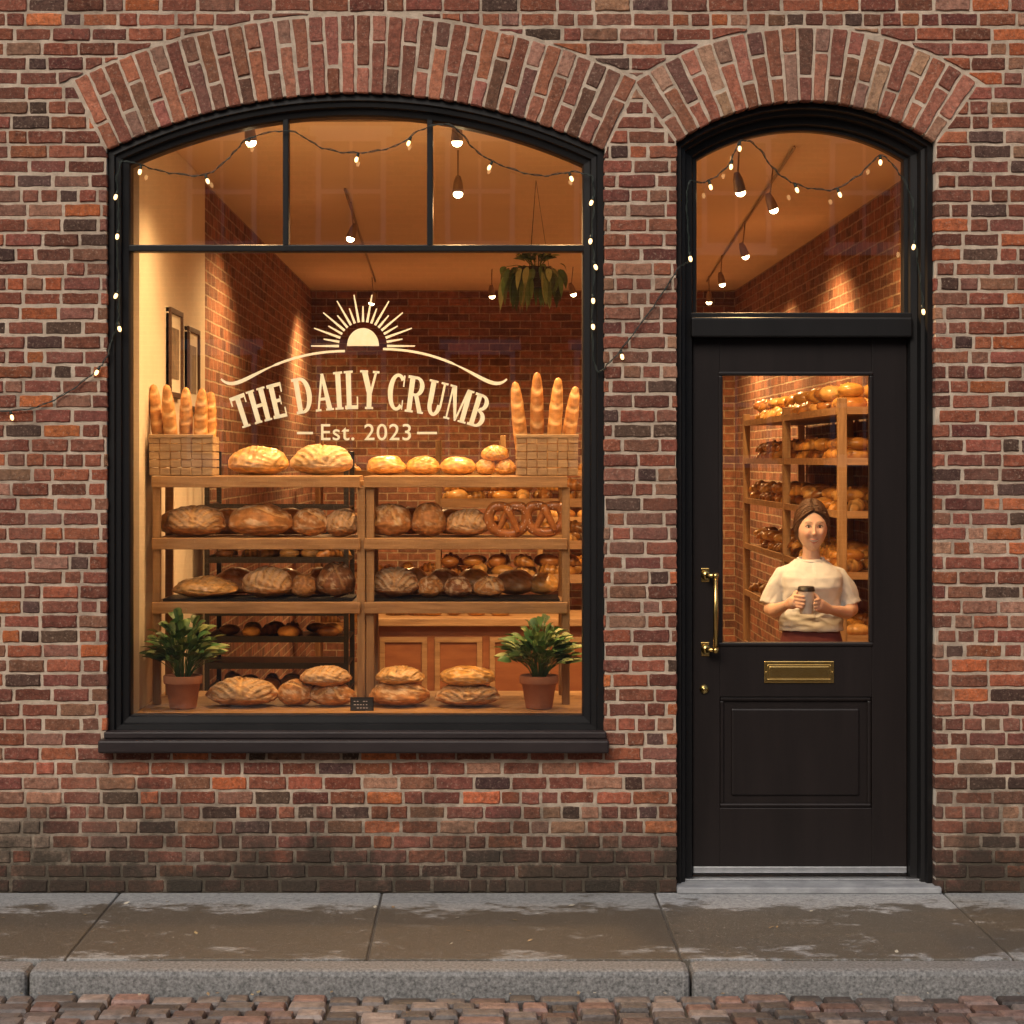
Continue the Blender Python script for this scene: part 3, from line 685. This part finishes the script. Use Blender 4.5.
# pretzels
def pretzel(px,py,w,y=.53):
    k=(D+y)/D/S; pts=[];R_=[]
    n=90
    for i in range(n+1):
        t=-1+2*i/n
        if abs(t)<=.74:
            x=math.sin(t/.74*math.pi*.98)*.5
            z=-(math.cos(t/.74*math.pi*.98))*.42
            if abs(t)>.55: z-= (abs(t)-.55)/.19*.14
        else:
            s_=1 if t>0 else -1; u=(abs(t)-.74)/.26
            x0=math.sin(s_*math.pi*.98)*.5; z0=.42*math.cos(.02*math.pi)-.14
            x=x0*(1-u)+(-s_)*.27*u; z=z0*(1-u)+(-.36)*u
        yy=-.02*(1 if abs(t)>.74 else 0)+ (.012*(1 if t>0 else -1) if abs(t)>.74 else 0)
        pts.append((X(px,y)+x*w*k,y+yy,Z(py,y)+z*w*k)); R_.append((.023 if abs(t)<.6 else .023-.011*(abs(t)-.6)/.4))
    m=MB(); m.tube(pts,R_,12,0,(.46,.18,.05)); 
    for q in range(70):
        i=random.randrange(10,80); p=Vector(pts[i]); m.ell(p+Vector((ru(-.012,.012),-.020,ru(-.012,.012))),(.0028,.002,.0028),5,4,0,(.95,.9,.82))
    m.obj('pretzel',['glaze'])
pretzel(508,518,38); pretzel(545,517,37)
def crate(pa,pb,top,y=.56):
    x0,x1=X(pa,y),X(pb,y); z0,z1=a_,Z(top,y); m=MB(); dp=.22
    n=5; hh=(z1-z0)/n
    for i in range(n):
        for q in range(6):
            w_=(x1-x0)/6; off=.004 if (i+q)%2 else 0
            m.box(x0+q*w_+.0008,x0+(q+1)*w_-.0008,y-dp/2-off,y-dp/2+.008-off*.5,z0+i*hh+.001,z0+(i+1)*hh-.001,b=.003)
        m.box(x0,x1,y+dp/2-.01,y+dp/2,z0+i*hh+.002,z0+(i+1)*hh-.003,b=.002)
        m.box(x0,x0+.01,y-dp/2+.011,y+dp/2-.011,z0+i*hh+.002,z0+(i+1)*hh-.003); m.box(x1-.01,x1,y-dp/2+.011,y+dp/2-.011,z0+i*hh+.002,z0+(i+1)*hh-.003)
    m.box(x0-.003,x1+.003,y-dp/2-.008,y-dp/2+.010,z1-.010,z1+.006,b=.003)
    m.box(x0+.01,x1-.01,y-dp/2+.01,y+dp/2-.01,z0,z0+.01); m.obj('woven_basket',['oak'])
crate(153,216,436); crate(516,577,436)
def baguette(px,pz,y,lean=(0,0),L=.36,tone=(.52,.25,.08)):
    m=MB(); N=20;K=60; base=Vector((X(px,y),y,pz)); dr=Vector((lean[0],lean[1],1)).normalized()
    s1=dr.cross(Vector((0,1,0))).normalized(); s2=dr.cross(s1); vs=[];vc=[]; ph=rnd(); sd=Vector((px,y*9,3))
    for j in range(K+1):
        t=j/K; r_=.031*min(1,(4*t*(1-t))**.35 if 0<t<1 else 0.02)
        for i in range(N):
            a=2*math.pi*i/N
            wv=((t*6+ math.sin(a)*.35+ph)%1.); cutm=max(0,1-abs(wv-.5)*5)
            n_=s1*math.cos(a)+s2*math.sin(a); front=max(0,-n_.y+.15)
            sc=cutm*min(1,front*1.6)*(1 if .06<t<.94 else 0)
            nn=noise.noise(Vector((a*.8,t*14,0))+sd)
            rr=r_*(1+.05*nn-.14*sc+ .08*(max(0,1-abs(wv-.25)*8))*front)
            vs.append(base+dr*(t*L)+n_*rr)
            k=.95+.5*nn; c=[q*k for q in tone]; c=[c[m_]*(1-sc*.85)+(.80,.58,.30)[m_]*sc*.85 for m_ in range(3)]; vc.append(c)
    m.add(vs,[(j*N+i,j*N+(i+1)%N,(j+1)*N+(i+1)%N,(j+1)*N+i) for j in range(K) for i in range(N)],0,smooth=True,vc=vc); m.obj('baguette',['bread'])
for px,tp,ln,yy in [(163,382,(-.12,.05),.56),(174,383,(-.08,-.05),.54),(186,386,(.0,0),.58),(199,387,(.04,-.03),.55),(208,390,(.03,.06),.61)]:
    L=Z(tp,yy)-a_-.02; baguette(px,a_+.015,yy,ln,L,random.choice([(.54,.27,.09),(.42,.19,.06),(.60,.32,.11)]))
for px,tp,ln,yy in [(524,380,(-.10,.0),.56),(537,371,(-.0,-.03),.58),(551,376,(.08,0),.55),(564,384,(.14,.05),.59)]:
    L=Z(tp,yy)-a_-.02; baguette(px,a_+.015,yy,ln,L,random.choice([(.54,.27,.09),(.42,.19,.06)]))
m=MB(); yy=.24; x0,x1=X(351,yy),X(373,yy); z1=Z(698,yy)
m.box(x0,x1,yy,yy+.008,zb_+.002,z1,0,b=.001); frame(m,x0-.003,x1+.003,zb_,z1+.003,.004,yy-.003,yy+.01,1,b=.001)
for i in range(3):
    zz=z1-.016-i*.014
    for kx in range(5): 
        if rnd()<.85: m.box(x0+.012+kx*.013,x0+.012+kx*.013+ru(.005,.010),yy-.0012,yy-.0004,zz,zz+.003,2)
m.box(x0+.02,x1-.02,yy+.008,yy+.03,zb_+.001,zb_+.006,1)
m.obj('chalkboard_sign',['slate','dmetal','cup'])
# potted plants
def leaves(m,b0,n_l,wid,hgt,drop=False):
    for i in range(n_l):
        a=ru(0,2*math.pi); el=ru(.0,1.); rr=wid*math.cos(el*math.pi/2)**.5*ru(.45,1); hz=.05+hgt*ru(.35,1)*(.3+.7*el)
        if drop: hz=-hgt*ru(.1,1.); rr=wid*ru(.3,1)
        sy_=.62 if math.sin(a)<0 else .8
        p0=b0+Vector((math.cos(a)*.02,math.sin(a)*.02,0)); tip=b0+Vector((math.cos(a)*rr,math.sin(a)*rr*sy_,hz))
        ctrl=b0+Vector((math.cos(a)*rr*.35,math.sin(a)*rr*.35*sy_,hz*1.0))
        if drop: ctrl=b0+Vector((math.cos(a)*rr,math.sin(a)*rr,.05))
        L0=ru(.5,.72); n=6; pts=[]
        for k in range(n+1):
            t=L0+(1-L0)*k/n; pts.append(p0*(1-t)**2+ctrl*2*t*(1-t)+tip*t*t)
        if i%3==0: m.tube([p0*(1-t)**2+ctrl*2*t*(1-t)+tip*t*t for t in (0,.3,.6,.8)],.0016,4,0,(.09,.18,.04))
        side=(pts[-1]-pts[0]).cross(Vector((ru(-.5,.5),ru(-.9,.3),1))).normalized(); wd=ru(.012,.022); vs=[]
        for k,p in enumerate(pts):
            w_=wd*math.sin(math.pi*min(1,(k+.35)/(n+.4)))**.8; up=Vector((0,0,1))*w_*.35
            vs+= [p-side*w_+up,p-Vector((0,0,.001)),p+side*w_+up]
        g_=ru(.5,1.6); lc=(.11*g_*ru(.7,1.3),.19*g_,.06*g_)
        if rnd()<.18: lc=(.38,.44,.18)
        m.add(vs,[(k*3+j,k*3+j+1,k*3+j+4,k*3+j+3) for k in range(n) for j in (0,1)],0,lc,True)
def plant(px,yb=.33,hgt=.26,wid=.24):
    e_=empty('potted_plant'); x=X(px,yb); z0=zb_+.002; m=MB()
    m.lathe((x,yb,z0),[(.0,.0),(.055,0),(.058,.004),(.074,.105),(.082,.106),(.084,.112),(.085,.138),(.080,.142),(.074,.14),(.072,.12),(0,.12)],32,0); 
    m.obj('pot',['terra'],e_); m=MB(); m.lathe((x,yb,z0+.122),[(0,.004),(.04,.006),(.071,.002)],20); m.obj('soil',['soil'],e_)
    m=MB(); leaves(m,Vector((x,yb,z0+.12)),240,wid*ru(.92,1.08),hgt*ru(.9,1.05)); m.obj('leaves',['leaf'],e_)
plant(183); plant(539)
e_=empty('hanging_plant'); hy=2.4; hx_,hz_=X(536,hy),Z(272,hy); m=MB()
m.lathe((hx_,hy,hz_-.08),[(0,0),(.06,0),(.085,.10),(.08,.105),(0,.09)],20); m.obj('pot',['dmetal'],e_)
m=MB(); 
for q in range(3): m.tube([(hx_+.07*math.cos(q*2.1),hy+.07*math.sin(q*2.1),hz_+.02),(hx_,hy,IZ-.002)],.0012,5)
m.obj('cords',['wire'],e_); m=MB(); leaves(m,Vector((hx_,hy,hz_)),90,.15,.10); leaves(m,Vector((hx_,hy,hz_+.02)),110,.20,.24,True); m.obj('leaves',['leaf'],e_)
# ---------------------------------------------------------------- background interior furniture
def croissant(m,p,L,yaw,c):
    N,K=10,14; vs=[];Rm=Matrix.Rotation(yaw,3,'Z'); vc=[]
    for j in range(K+1):
        t=j/K*2-1; r_=L*.24*(1-abs(t)**1.8)**.6*(1+.13*math.cos(t*16))+.001; cx=t*L*.5; cy=t*t*L*.22
        for i in range(N):
            a=2*math.pi*i/N; vs.append(Vector(p)+Rm@Vector((cx,cy+r_*math.cos(a),r_*.9+r_*math.sin(a)*.9))); k=.8+.35*math.cos(t*16); vc.append((c[0]*k,c[1]*k,c[2]*k))
    m.add(vs,[(j*N+i,j*N+(i+1)%N,(j+1)*N+(i+1)%N,(j+1)*N+i) for j in range(K) for i in range(N)],0,smooth=True,vc=vc)
def pastries(x0,x1,y0,y1,z,name='pastries',dens=1.,big=1.,layers=1):
    m=MB(); stp=.105*big
    for ly in range(layers):
        nx=max(1,int((x1-x0)/stp)); ny=max(1,int((y1-y0)/stp))
        for i in range(nx):
            for j in range(ny):
                if rnd()>dens: continue
                x=x0+(i+.5+ru(-.2,.2))*(x1-x0)/nx; y=y0+(j+.5+ru(-.2,.2))*(y1-y0)/ny; k=ru(.6,1.1)
                c=random.choice([(.70,.37,.09),(.64,.31,.07),(.76,.45,.15),(.46,.20,.05)]); c=tuple(q*k for q in c)
                if rnd()<.55: croissant(m,(x,y,z+ly*.05*big),.12*big*ru(.9,1.2),ru(-.8,.8)+(math.pi/2 if rnd()<.3 else 0),c)
                else: m.ell((x,y,z+.026*big+ly*.05*big),(.052*big*ru(.9,1.2),.045*big,.03*big*ru(.9,1.2)),14,8,0,c)
    return m.obj(name,['glaze'])
def rack(name,x0,x1,y0,y1,zs,ztop,post=.03,mats=('wood','woodv'),th=.025,lip=.0):
    m=MB()
    for z_ in zs:
        m.box(x0+.002,x1-.002,y0+.002,y1-.002,z_-th,z_,0,b=.002)
        if lip: 
            m.box(x0,x0+.012,y0,y1,z_-th-.004,z_+lip,0); m.box(x0+.014,x1-.014,y0-.001,y0+.012,z_-th-.004,z_+lip,0)
    for xx in (x0-.003,x1-post+.003):
        for yy in (y0-.003,(y0+y1)/2 if (y1-y0)>1.5 else None,y1-post+.003):
            if yy is None: continue
            m.box(xx,xx+post,yy,yy+post,.021,ztop,1,b=.003)
    return m.obj(name,list(mats))
zs=[.55,.90,1.22,1.53,1.80,2.06]
rack('wooden_bread_rack',1.82,2.235,1.85,5.6,zs,2.12,.045,lip=.015,th=.018)
for z_ in zs[1:]: pastries(1.85,2.2,1.92,5.5,z_+.002,big=1.35 if z_>2 else 1.15,layers=2 if z_>1.1 else 1,dens=.95)
zs=[Z(578,3.2),Z(544,3.2),Z(502,3.2)]
rack('pastry_shelf',X(436,3.2),X(590,3.2),3.2,3.6,zs,Z(440,3.2),.03,lip=.02)
for z_ in zs: pastries(X(442,3.2),X(584,3.2),3.24,3.56,z_+.002,big=1.15,layers=2)
zs=[.35+.135*i for i in range(10)]
rack('tray_rack',X(205,1.9),X(348,1.9),1.9,2.4,zs,1.85,.025,('dmetal','dmetal'),.012,lip=.015)
for i in (1,2,4,5,7,8): pastries(X(215,1.9),X(340,1.9),1.95,2.35,zs[i]+.002,dens=.7)
m=MB(); cx0,cx1=X(372,2.6),X(600,2.6); m.box(cx0,cx1,2.62,3.15,.021,.90,0,b=.003); m.box(cx0-.03,cx1+.03,2.56,3.18,.902,.945,1,b=.005)
for i in range(4):
    a0=cx0+.04+i*(cx1-cx0-.04)/4; frame(m,a0,a0+(cx1-cx0)/4-.05,.12,.84,.03,2.607,2.6195,1,b=.003)
m.obj('counter',['cwood','wood'])
pastries(X(385,2.9),X(510,2.9),2.7,3.0,.947,big=1.)
rack('wall_shelf',-1.3,.2,7.6,7.95,[.5,.9,1.3,1.7],2.0,.04,lip=.02)
for z_ in (.5,.9,1.3,1.7): pastries(-1.25,.15,7.65,7.9,z_+.002,big=1.4)
rack('wall_shelf',.5,1.5,8.9,9.3,[.5,.9,1.3,1.7],2.0,.04,lip=.02)
for z_ in (.9,1.3,1.7): pastries(.55,1.45,8.95,9.2,z_+.002,big=1.4)
for ya,yb2,za,zb2 in ((1.02,1.42,2.10,2.52),(1.62,2.02,2.05,2.47)):
    m=MB(); xx=IX0+.016
    m.box(xx,xx+.016,ya,yb2,za,zb2,1)
    for (a1,b1,c1,d1) in ((ya,yb2,za,za+.025),(ya,yb2,zb2-.025,zb2),(ya,ya+.025,za+.026,zb2-.026),(yb2-.025,yb2,za+.026,zb2-.026)): m.box(xx+.001,xx+.028,a1,b1,c1,d1,0,b=.002)
    m.box(xx+.0165,xx+.019,ya+.09,yb2-.09,za+.09,zb2-.09,2); m.obj('picture_frame',['dfr','mat','paper'])
# ---------------------------------------------------------------- window lettering
LY=.0965
def glyphs():
    G={}
    def R(x0,y0,x1,y1): return [(x0,y0),(x1,y0),(x1,y1),(x0,y1)]
    def ARC(cx,cy,rx,ry,a0,a1,tx,ty,n=18):
        out=[]
        for i in range(n):
            p=[]
            for a in (a0+(a1-a0)*i/n,a0+(a1-a0)*(i+1)/n):
                a=math.radians(a); p.append(((cx+rx*math.cos(a),cy+ry*math.sin(a)),(cx+(rx-tx)*math.cos(a),cy+(ry-ty)*math.sin(a))))
            out.append([p[0][0],p[1][0],p[1][1],p[0][1]])
        return ('arc',out)
    def ft(x,y=0,w=.36,h=.06): return R(x,y,x+w,y+h)
    G['T']=(.68,[R(.23,0,.45,1),R(0,.88,.68,1),R(0,.72,.06,.88),R(.62,.72,.68,.88),ft(.14,0,.4)])
    G['H']=(.84,[R(.08,0,.30,1),R(.54,0,.76,1),R(.3,.45,.54,.55),ft(0),ft(.47),ft(0,.94),ft(.47,.94)])
    G['E']=(.66,[R(.08,0,.30,1),R(0,.9,.62,1),R(0,0,.64,.1),R(.3,.45,.5,.55),R(.56,.72,.62,.9),R(.58,.1,.64,.28),R(.46,.37,.5,.63)])
    G['D']=(.82,[R(.08,0,.30,1),R(0,.92,.36,1),R(0,0,.36,.08),ARC(.34,.5,.45,.5,-90,90,.22,.09)])
    G['A']=(.84,[[(.07,0),(.16,0),(.44,.88),(.38,1)],[(.36,1),(.49,1),(.78,0),(.54,0)],R(.2,.28,.6,.36),ft(0,0,.26),ft(.48,0,.36)])
    G['I']=(.38,[R(.08,0,.30,1),ft(0,0,.38),ft(0,.94,.38)])
    G['L']=(.62,[R(.08,0,.30,1),ft(0,.94,.38),R(0,0,.6,.1),R(.54,.1,.6,.32)])
    G['Y']=(.80,[R(.30,0,.52,.45),[(.06,1),(.30,1),(.52,.45),(.30,.40)],[(.64,1),(.74,1),(.52,.40),(.42,.42)],ft(.22,0,.38),ft(0,.94,.34),ft(.54,.94,.28)])
    G['C']=(.76,[ARC(.42,.5,.42,.5,48,312,.22,.09,26),R(.64,.66,.70,.97),R(.66,.04,.71,.30)])
    G['R']=(.84,[R(.08,0,.30,1),R(0,.92,.4,1),R(.3,.45,.4,.53),ARC(.38,.725,.36,.275,-90,90,.2,.08),[(.34,.47),(.52,.50),(.82,0),(.60,0)],ft(0,0,.38),ft(.58,0,.28)])
    G['U']=(.84,[R(.08,.34,.30,1),R(.62,.34,.72,1),ARC(.40,.34,.32,.34,180,360,.2,.1),ft(0,.94,.38),ft(.52,.94,.30)])
    G['M']=(1.06,[R(.09,0,.17,1),R(.76,0,.98,1),[(.08,1),(.28,1),(.58,.1),(.50,0)],[(.50,0),(.58,.0),(.86,1),(.76,1)],ft(0,0,.28),ft(.68,0,.38),ft(0,.94,.24),ft(.78,.94,.28)])
    G['B']=(.76,[R(.08,0,.30,1),R(0,.92,.36,1),R(0,0,.36,.08),R(.3,.47,.36,.55),ARC(.34,.755,.33,.245,-90,90,.19,.08),ARC(.34,.265,.38,.265,-90,90,.21,.08)])
    return G
G=glyphs(); txt='THE DAILY CRUMB'; tot=0
adv=[]
for ch in txt:
    w=.36 if ch==' ' else G[ch][0]+.07; adv.append(w); tot+=w
Rb=372.; span=2*math.asin(122/Rb)*Rb; sxx=span/tot; H0=39.
le=MB(); cxp,czp=361.,409.+Rb; u=0
for ch,w in zip(txt,adv):
    if ch!=' ':
        pi=0
        for pr in G[ch][1]:
            polys=pr[1] if isinstance(pr,tuple) else [pr]
            pi+=1
            for pg in polys:
                vs=[]
                for (gx,gy) in pg:
                    s_=(u+gx+.035)*sxx-span/2; th=s_/Rb; r_=Rb+gy*H0*(1-.16*abs(s_)/(span/2))
                    px=cxp+r_*math.sin(th); py=czp-r_*math.cos(th)
                    vs.append((X(px,LY),LY-pi*.00012,Z(py,LY)))
                le.add(vs,[tuple(range(len(vs)))])
    u+=w
def stroke(pts,ws,mb=le,dy=0):
    for i in range(len(pts)-1):
        a=Vector(pts[i]);b=Vector(pts[i+1])
        def nrm(k):
            p=Vector(pts[max(k-1,0)]);q=Vector(pts[min(k+1,len(pts)-1)]);t=(q-p).normalized(); return Vector((-t.y,t.x))
        n0=nrm(i)*ws[i]/2;n1=nrm(i+1)*ws[i+1]/2
        vs=[(X(p.x,LY),LY-dy,Z(p.y,LY)) for p in (a-n0,b-n1,b+n1,a+n0)]; le.add(vs,[(0,1,2,3)])
def bez(P,n=28):
    o=[]
    for i in range(n+1):
        t=i/n; o.append(tuple((1-t)**3*P[0][k]+3*t*(1-t)**2*P[1][k]+3*t*t*(1-t)*P[2][k]+t**3*P[3][k] for k in (0,1)))
    return o
l=bez([(221,379),(240,398),(262,352),(345,351)]); stroke(l,[.8+3.0*math.sin(math.pi*min(1,i/20+.1)) if i<18 else 2.4 for i in range(29)])
r_=bez([(507,379),(488,398),(466,350),(383,349)]); stroke(r_,[.8+3.0*math.sin(math.pi*min(1,i/20+.1)) if i<18 else 2.4 for i in range(29)])
# plain stand-in mark: fan of simple bars over a half disc
for i in range(19):
    a=math.radians(180*i/18); r0=24; r1=(52 if i%2==0 else 40)
    c_,s_=math.cos(a),math.sin(a); stroke([(363+r0*c_,346-r0*s_),(363+r1*c_,346-r1*s_)],[2.6,1.2])
n=20; vs=[(X(363+16*math.cos(math.pi*i/n),LY),LY,Z(346-18*math.sin(math.pi*i/n),LY)) for i in range(n+1)]; le.add(vs,[tuple(range(n+1))])
stroke([(297,433),(313,433)],[2.4,2.4]); stroke([(417,433),(437,433)],[2.4,2.4])
sign=empty('shop_window_sign')
le.obj('painted_name',['gold'],sign)
cu=bpy.data.curves.new('est','FONT'); cu.body='Est. 2023'; cu.size=1; cu.align_x='CENTER'; cu.offset=.006; cu.space_character=1.08
to=bpy.data.objects.new('painted_est_line',cu); col_root.objects.link(to); to.parent=sign
bpy.context.view_layer.update(); wd=to.dimensions.x; sc=(X(411,LY)-X(321,LY))/wd
to.scale=(sc,sc,sc); to.rotation_euler=(math.pi/2,0,0); to.location=(X(366,LY),LY,Z(440,LY)); cu.materials.append(M['gold'])
# ---------------------------------------------------------------- string lights
def strlights(name,paths):
    w=MB()
    for pts,bulbs in paths:
        P=[Vector((X(a,b),b,Z(c,b))) for a,c,b in pts]
        Q=[]
        for i in range(len(P)-1):
            p0=P[max(i-1,0)];p1=P[i];p2=P[i+1];p3=P[min(i+2,len(P)-1)]
            for k in range(8):
                t=k/8; Q.append(.5*((2*p1)+(p2-p0)*t+(2*p0-5*p1+4*p2-p3)*t*t+(3*p1-p0-3*p2+p3)*t**3)+Vector((ru(-.002,.002),0,ru(-.002,.002))))
        Q.append(P[-1]); w.tube(Q,.0020,6,0); w.tube([q+Vector((.005*math.sin(i*1.3),-.004+.003*math.cos(i*1.3),.005*math.cos(i*1.3))) for i,q in enumerate(Q)],.0016,5,0)
        for bx,bz,by in bulbs:
            q=min(Q,key=lambda v:(v-Vector((X(bx,by),by,Z(bz,by)))).length); dn=Vector((ru(-.5,.5),-.25,-1)).normalized()
            w.tube([q,q+dn*.020],[.0055,.0065],8,0); rot=Vector((0,0,1)).rotation_difference(dn).to_matrix()
            w.ell(q+dn*.030,(.0078,.0078,.0135),10,8,1,rot=rot)
    w.obj(name,['wire','bulb'])
yf=.035; yw=-.012
strlights('string_lights',[
 ([(-60,405,yw),(10,411,yw),(50,402,yw),(85,380,yw),(104,362,yw),(112,340,.02),(118,322,yf-.02),(119,290,.015),(117,250,.015),(119,210,.015),(117,180,.015),(122,160,.015)],[(12,409,yw),(100,366,yw),(119,322,.015),(118,288,.015),(117,230,.015),(118,190,.015)]),
 ([(118,162,.02),(135,163,.02),(165,172,.05),(205,175,.05),(232,155,.05),(250,138,.05),(290,131,.05),(322,148,.05),(358,153,.05),(395,146,.05),(425,128,.05),(452,126,.04),(475,150,.05),(500,165,.05),(540,176,.05),(572,172,.05),(592,176,.02)],[(140,163,.05),(205,178,.05),(250,140,.05),(358,156,.05),(410,138,.05),(492,162,.05),(570,176,.05)]),
 ([(592,176,.015),(594,200,.015),(592,235,.015),(594,270,.015),(592,320,.015),(596,370,.01),(610,362,yw),(640,325,yw),(665,290,yw),(679,268,yw),(690,262,.03)],[(593,196,.015),(592,236,.015),(593,262,.015),(592,291,.015),(592,321,.015),(618,352,yw)]),
 ([(690,262,.03),(688,230,.03),(687,200,.03),(690,182,.03),(706,182,.06),(728,166,.06),(740,142,.06),(756,146,.08),(775,170,.08),(795,184,.08),(830,190,.08),(858,176,.08),(880,156,.06),(898,172,.05),(912,200,.04),(915,240,.04),(920,280,.04),(924,315,.04)],[(688,250,.03),(710,181,.06),(736,160,.06),(740,142,.06),(793,184,.08),(838,188,.08),(880,158,.06),(915,242,.04),(922,306,.04)]),
])
# ---------------------------------------------------------------- pavement, kerb, street
p=MB(); jx=[X(120)-1.12*i for i in range(12,0,-1)]+[X(120),X(382),X(655),X(655)+1.2]+[X(655)+1.2+1.12*i for i in range(1,12)]
for i in range(len(jx)-1):
    k=ru(.90,1.08); c=(.32*k,.315*k,.30*k)
    if jx[i]>.6 and jx[i]<1.: c=(.36,.36,.355)
    p.box(jx[i]+.004,jx[i+1]-.004,-1.125,-.0,-.08,ru(-.001,.002),0,c,b=.006)
p.obj('sidewalk',['pave'])
q=MB(); q.box(-14,14,-1.12,.25,-.11,-.006); q.obj('sidewalk_bed',['dirt'])
kx=.748-2.35*5; kk=MB()
while kx<13:
    kk.box(kx+.004,kx+2.346,-1.285,-1.133,-.25,ru(-.002,.002),0,b=.022); kx+=2.35
kk.obj('kerb',['granite'])
s=MB(); y=-1.30; rw=0; GZ=-.080
while y>-7:
    x=-6+ru(0,.1); dy=ru(.088,.104)
    while x<6:
        dx=ru(.09,.17); k=ru(.5,1.4); c=random.choice([(.17,.11,.092),(.145,.12,.108),(.19,.11,.088),(.135,.115,.105),(.24,.19,.165),(.10,.08,.072)]); c=tuple(v*k for v in c)
        zt=GZ+ru(-.010,.007); x0,x1,y0,y1=x+.006,x+dx-.006,y-dy+.006,y-.006; b=.012
        vs=[];
        for (a0,a1,zz) in ((0,0,GZ-.05),(0,0,zt-.015),(.005,.005,zt-.004),(b+.006,b+.006,zt)):
            vs+=[(x0+a0+ru(-.003,.003),y0+a1,zz),(x1-a0,y0+a1+ru(-.003,.003),zz),(x1-a0+ru(-.003,.003),y1-a1,zz),(x0+a0,y1-a1,zz)]
        s.add(vs,[(j*4+i,j*4+(i+1)%4,(j+1)*4+(i+1)%4,(j+1)*4+i) for j in range(3) for i in range(4)]+[(12,13,14,15)],0,c,False)
        x+=dx
    y-=dy; rw+=1
s.obj('cobblestone_street',['cobble'])
s=MB(); quad(s,(-250,-250,GZ-.022),(250,-250,GZ-.022),(250,250,-.112),(-250,250,-.112)); s.obj('ground',['dirt'])
m=MB()
for i in range(60):
    x=ru(-2.3,2.4); yy=ru(-1.34,-1.30) if rnd()<.6 else ru(-1.1,-.1); zz=GZ+.008 if yy<-1.29 else .004; a=ru(0,6.28); L=ru(.006,.018)
    d1=Vector((math.cos(a),math.sin(a),ru(0,.3)))*L; d2=Vector((-math.sin(a),math.cos(a),ru(0,.2)))*L*.5; pp=Vector((x,yy,zz))
    m.add([pp-d1,pp-d2,pp+d1,pp+d2],[(0,1,2,3)],0,random.choice([(.4,.3,.15),(.3,.2,.1),(.5,.45,.35)]))
m.obj('fallen_leaves',['leaf'])
ob=empty('brick_building'); m=MB(); fy=-19.
m.box(-16,16,fy-6,fy,-.1,9.5,0); m.obj('walls',['farbrick'],ob)
m=MB(); mg=MB()
for r0 in range(3):
    for i in range(-8,9):
        cx=i*1.75-.0; z0=1.0+r0*2.9+.8; w,h2=.95,1.5
        m.box(cx-w/2-.08,cx+w/2+.08,fy,fy+.06,z0-.1,z0-.001,0); m.box(cx-w/2-.08,cx+w/2+.08,fy,fy+.05,z0+h2+.001,z0+h2+.14,0)
        frame(m,cx-w/2,cx+w/2,z0,z0+h2,.07,fy+.001,fy+.045,0); m.box(cx-w/2+.07,cx+w/2-.07,fy+.002,fy+.04,z0+h2/2-.03,z0+h2/2+.03); m.box(cx-.02,cx+.02,fy+.003,fy+.035,z0+.07,z0+h2-.07)
        mg.box(cx-w/2+.05,cx+w/2-.05,fy+.001,fy+.015,z0+.05,z0+h2-.05)
m.box(-16.1,16.1,fy,fy+.3,9.2,9.6); m.obj('window_frames',['trim'],ob); mg.obj('window_panes',['wglass'],ob)
q=MB(); q.box(-16,16,fy,fy+1.5,-.12,0,0,(.26,.26,.25)); q.obj('sidewalk',['pave'])
# ---------------------------------------------------------------- light
w=bpy.data.worlds.new('World'); scene.world=w; w.use_nodes=True; nt=w.node_tree
sk=nt.nodes.new('ShaderNodeTexSky'); sk.sky_type='NISHITA'; sk.sun_disc=False
el,az=math.radians(38),math.radians(202)
sk.sun_elevation=el; sk.sun_rotation=az; sk.air_density=1.; sk.dust_density=4.; sk.ozone_density=1.
bg=nt.nodes['Background']; nt.links.new(sk.outputs[0],bg.inputs[0]); bg.inputs[1].default_value=.115
sl=bpy.data.lights.new('sun','SUN'); sl.energy=1.65; sl.angle=math.radians(28); sl.color=(1,.94,.86)
so=bpy.data.objects.new('sun',sl); col_root.objects.link(so)
dirv=Vector((math.sin(az)*math.cos(el),math.cos(az)*math.cos(el),math.sin(el)))
so.rotation_euler=dirv.to_track_quat('Z','Y').to_euler()
cam=bpy.data.cameras.new('camera'); co=bpy.data.objects.new('camera',cam); col_root.objects.link(co)
co.location=(0,-D,EZ); co.rotation_euler=(math.pi/2,0,0); cam.sensor_width=36; cam.lens=36*D/(1024/S)
cam.shift_x=(512-VX)/1024; cam.shift_y=(VY-512)/1024; cam.clip_end=600; cam.clip_start=.1
scene.camera=co
scene.view_settings.view_transform='Standard'; scene.view_settings.look='None'; scene.view_settings.exposure=0
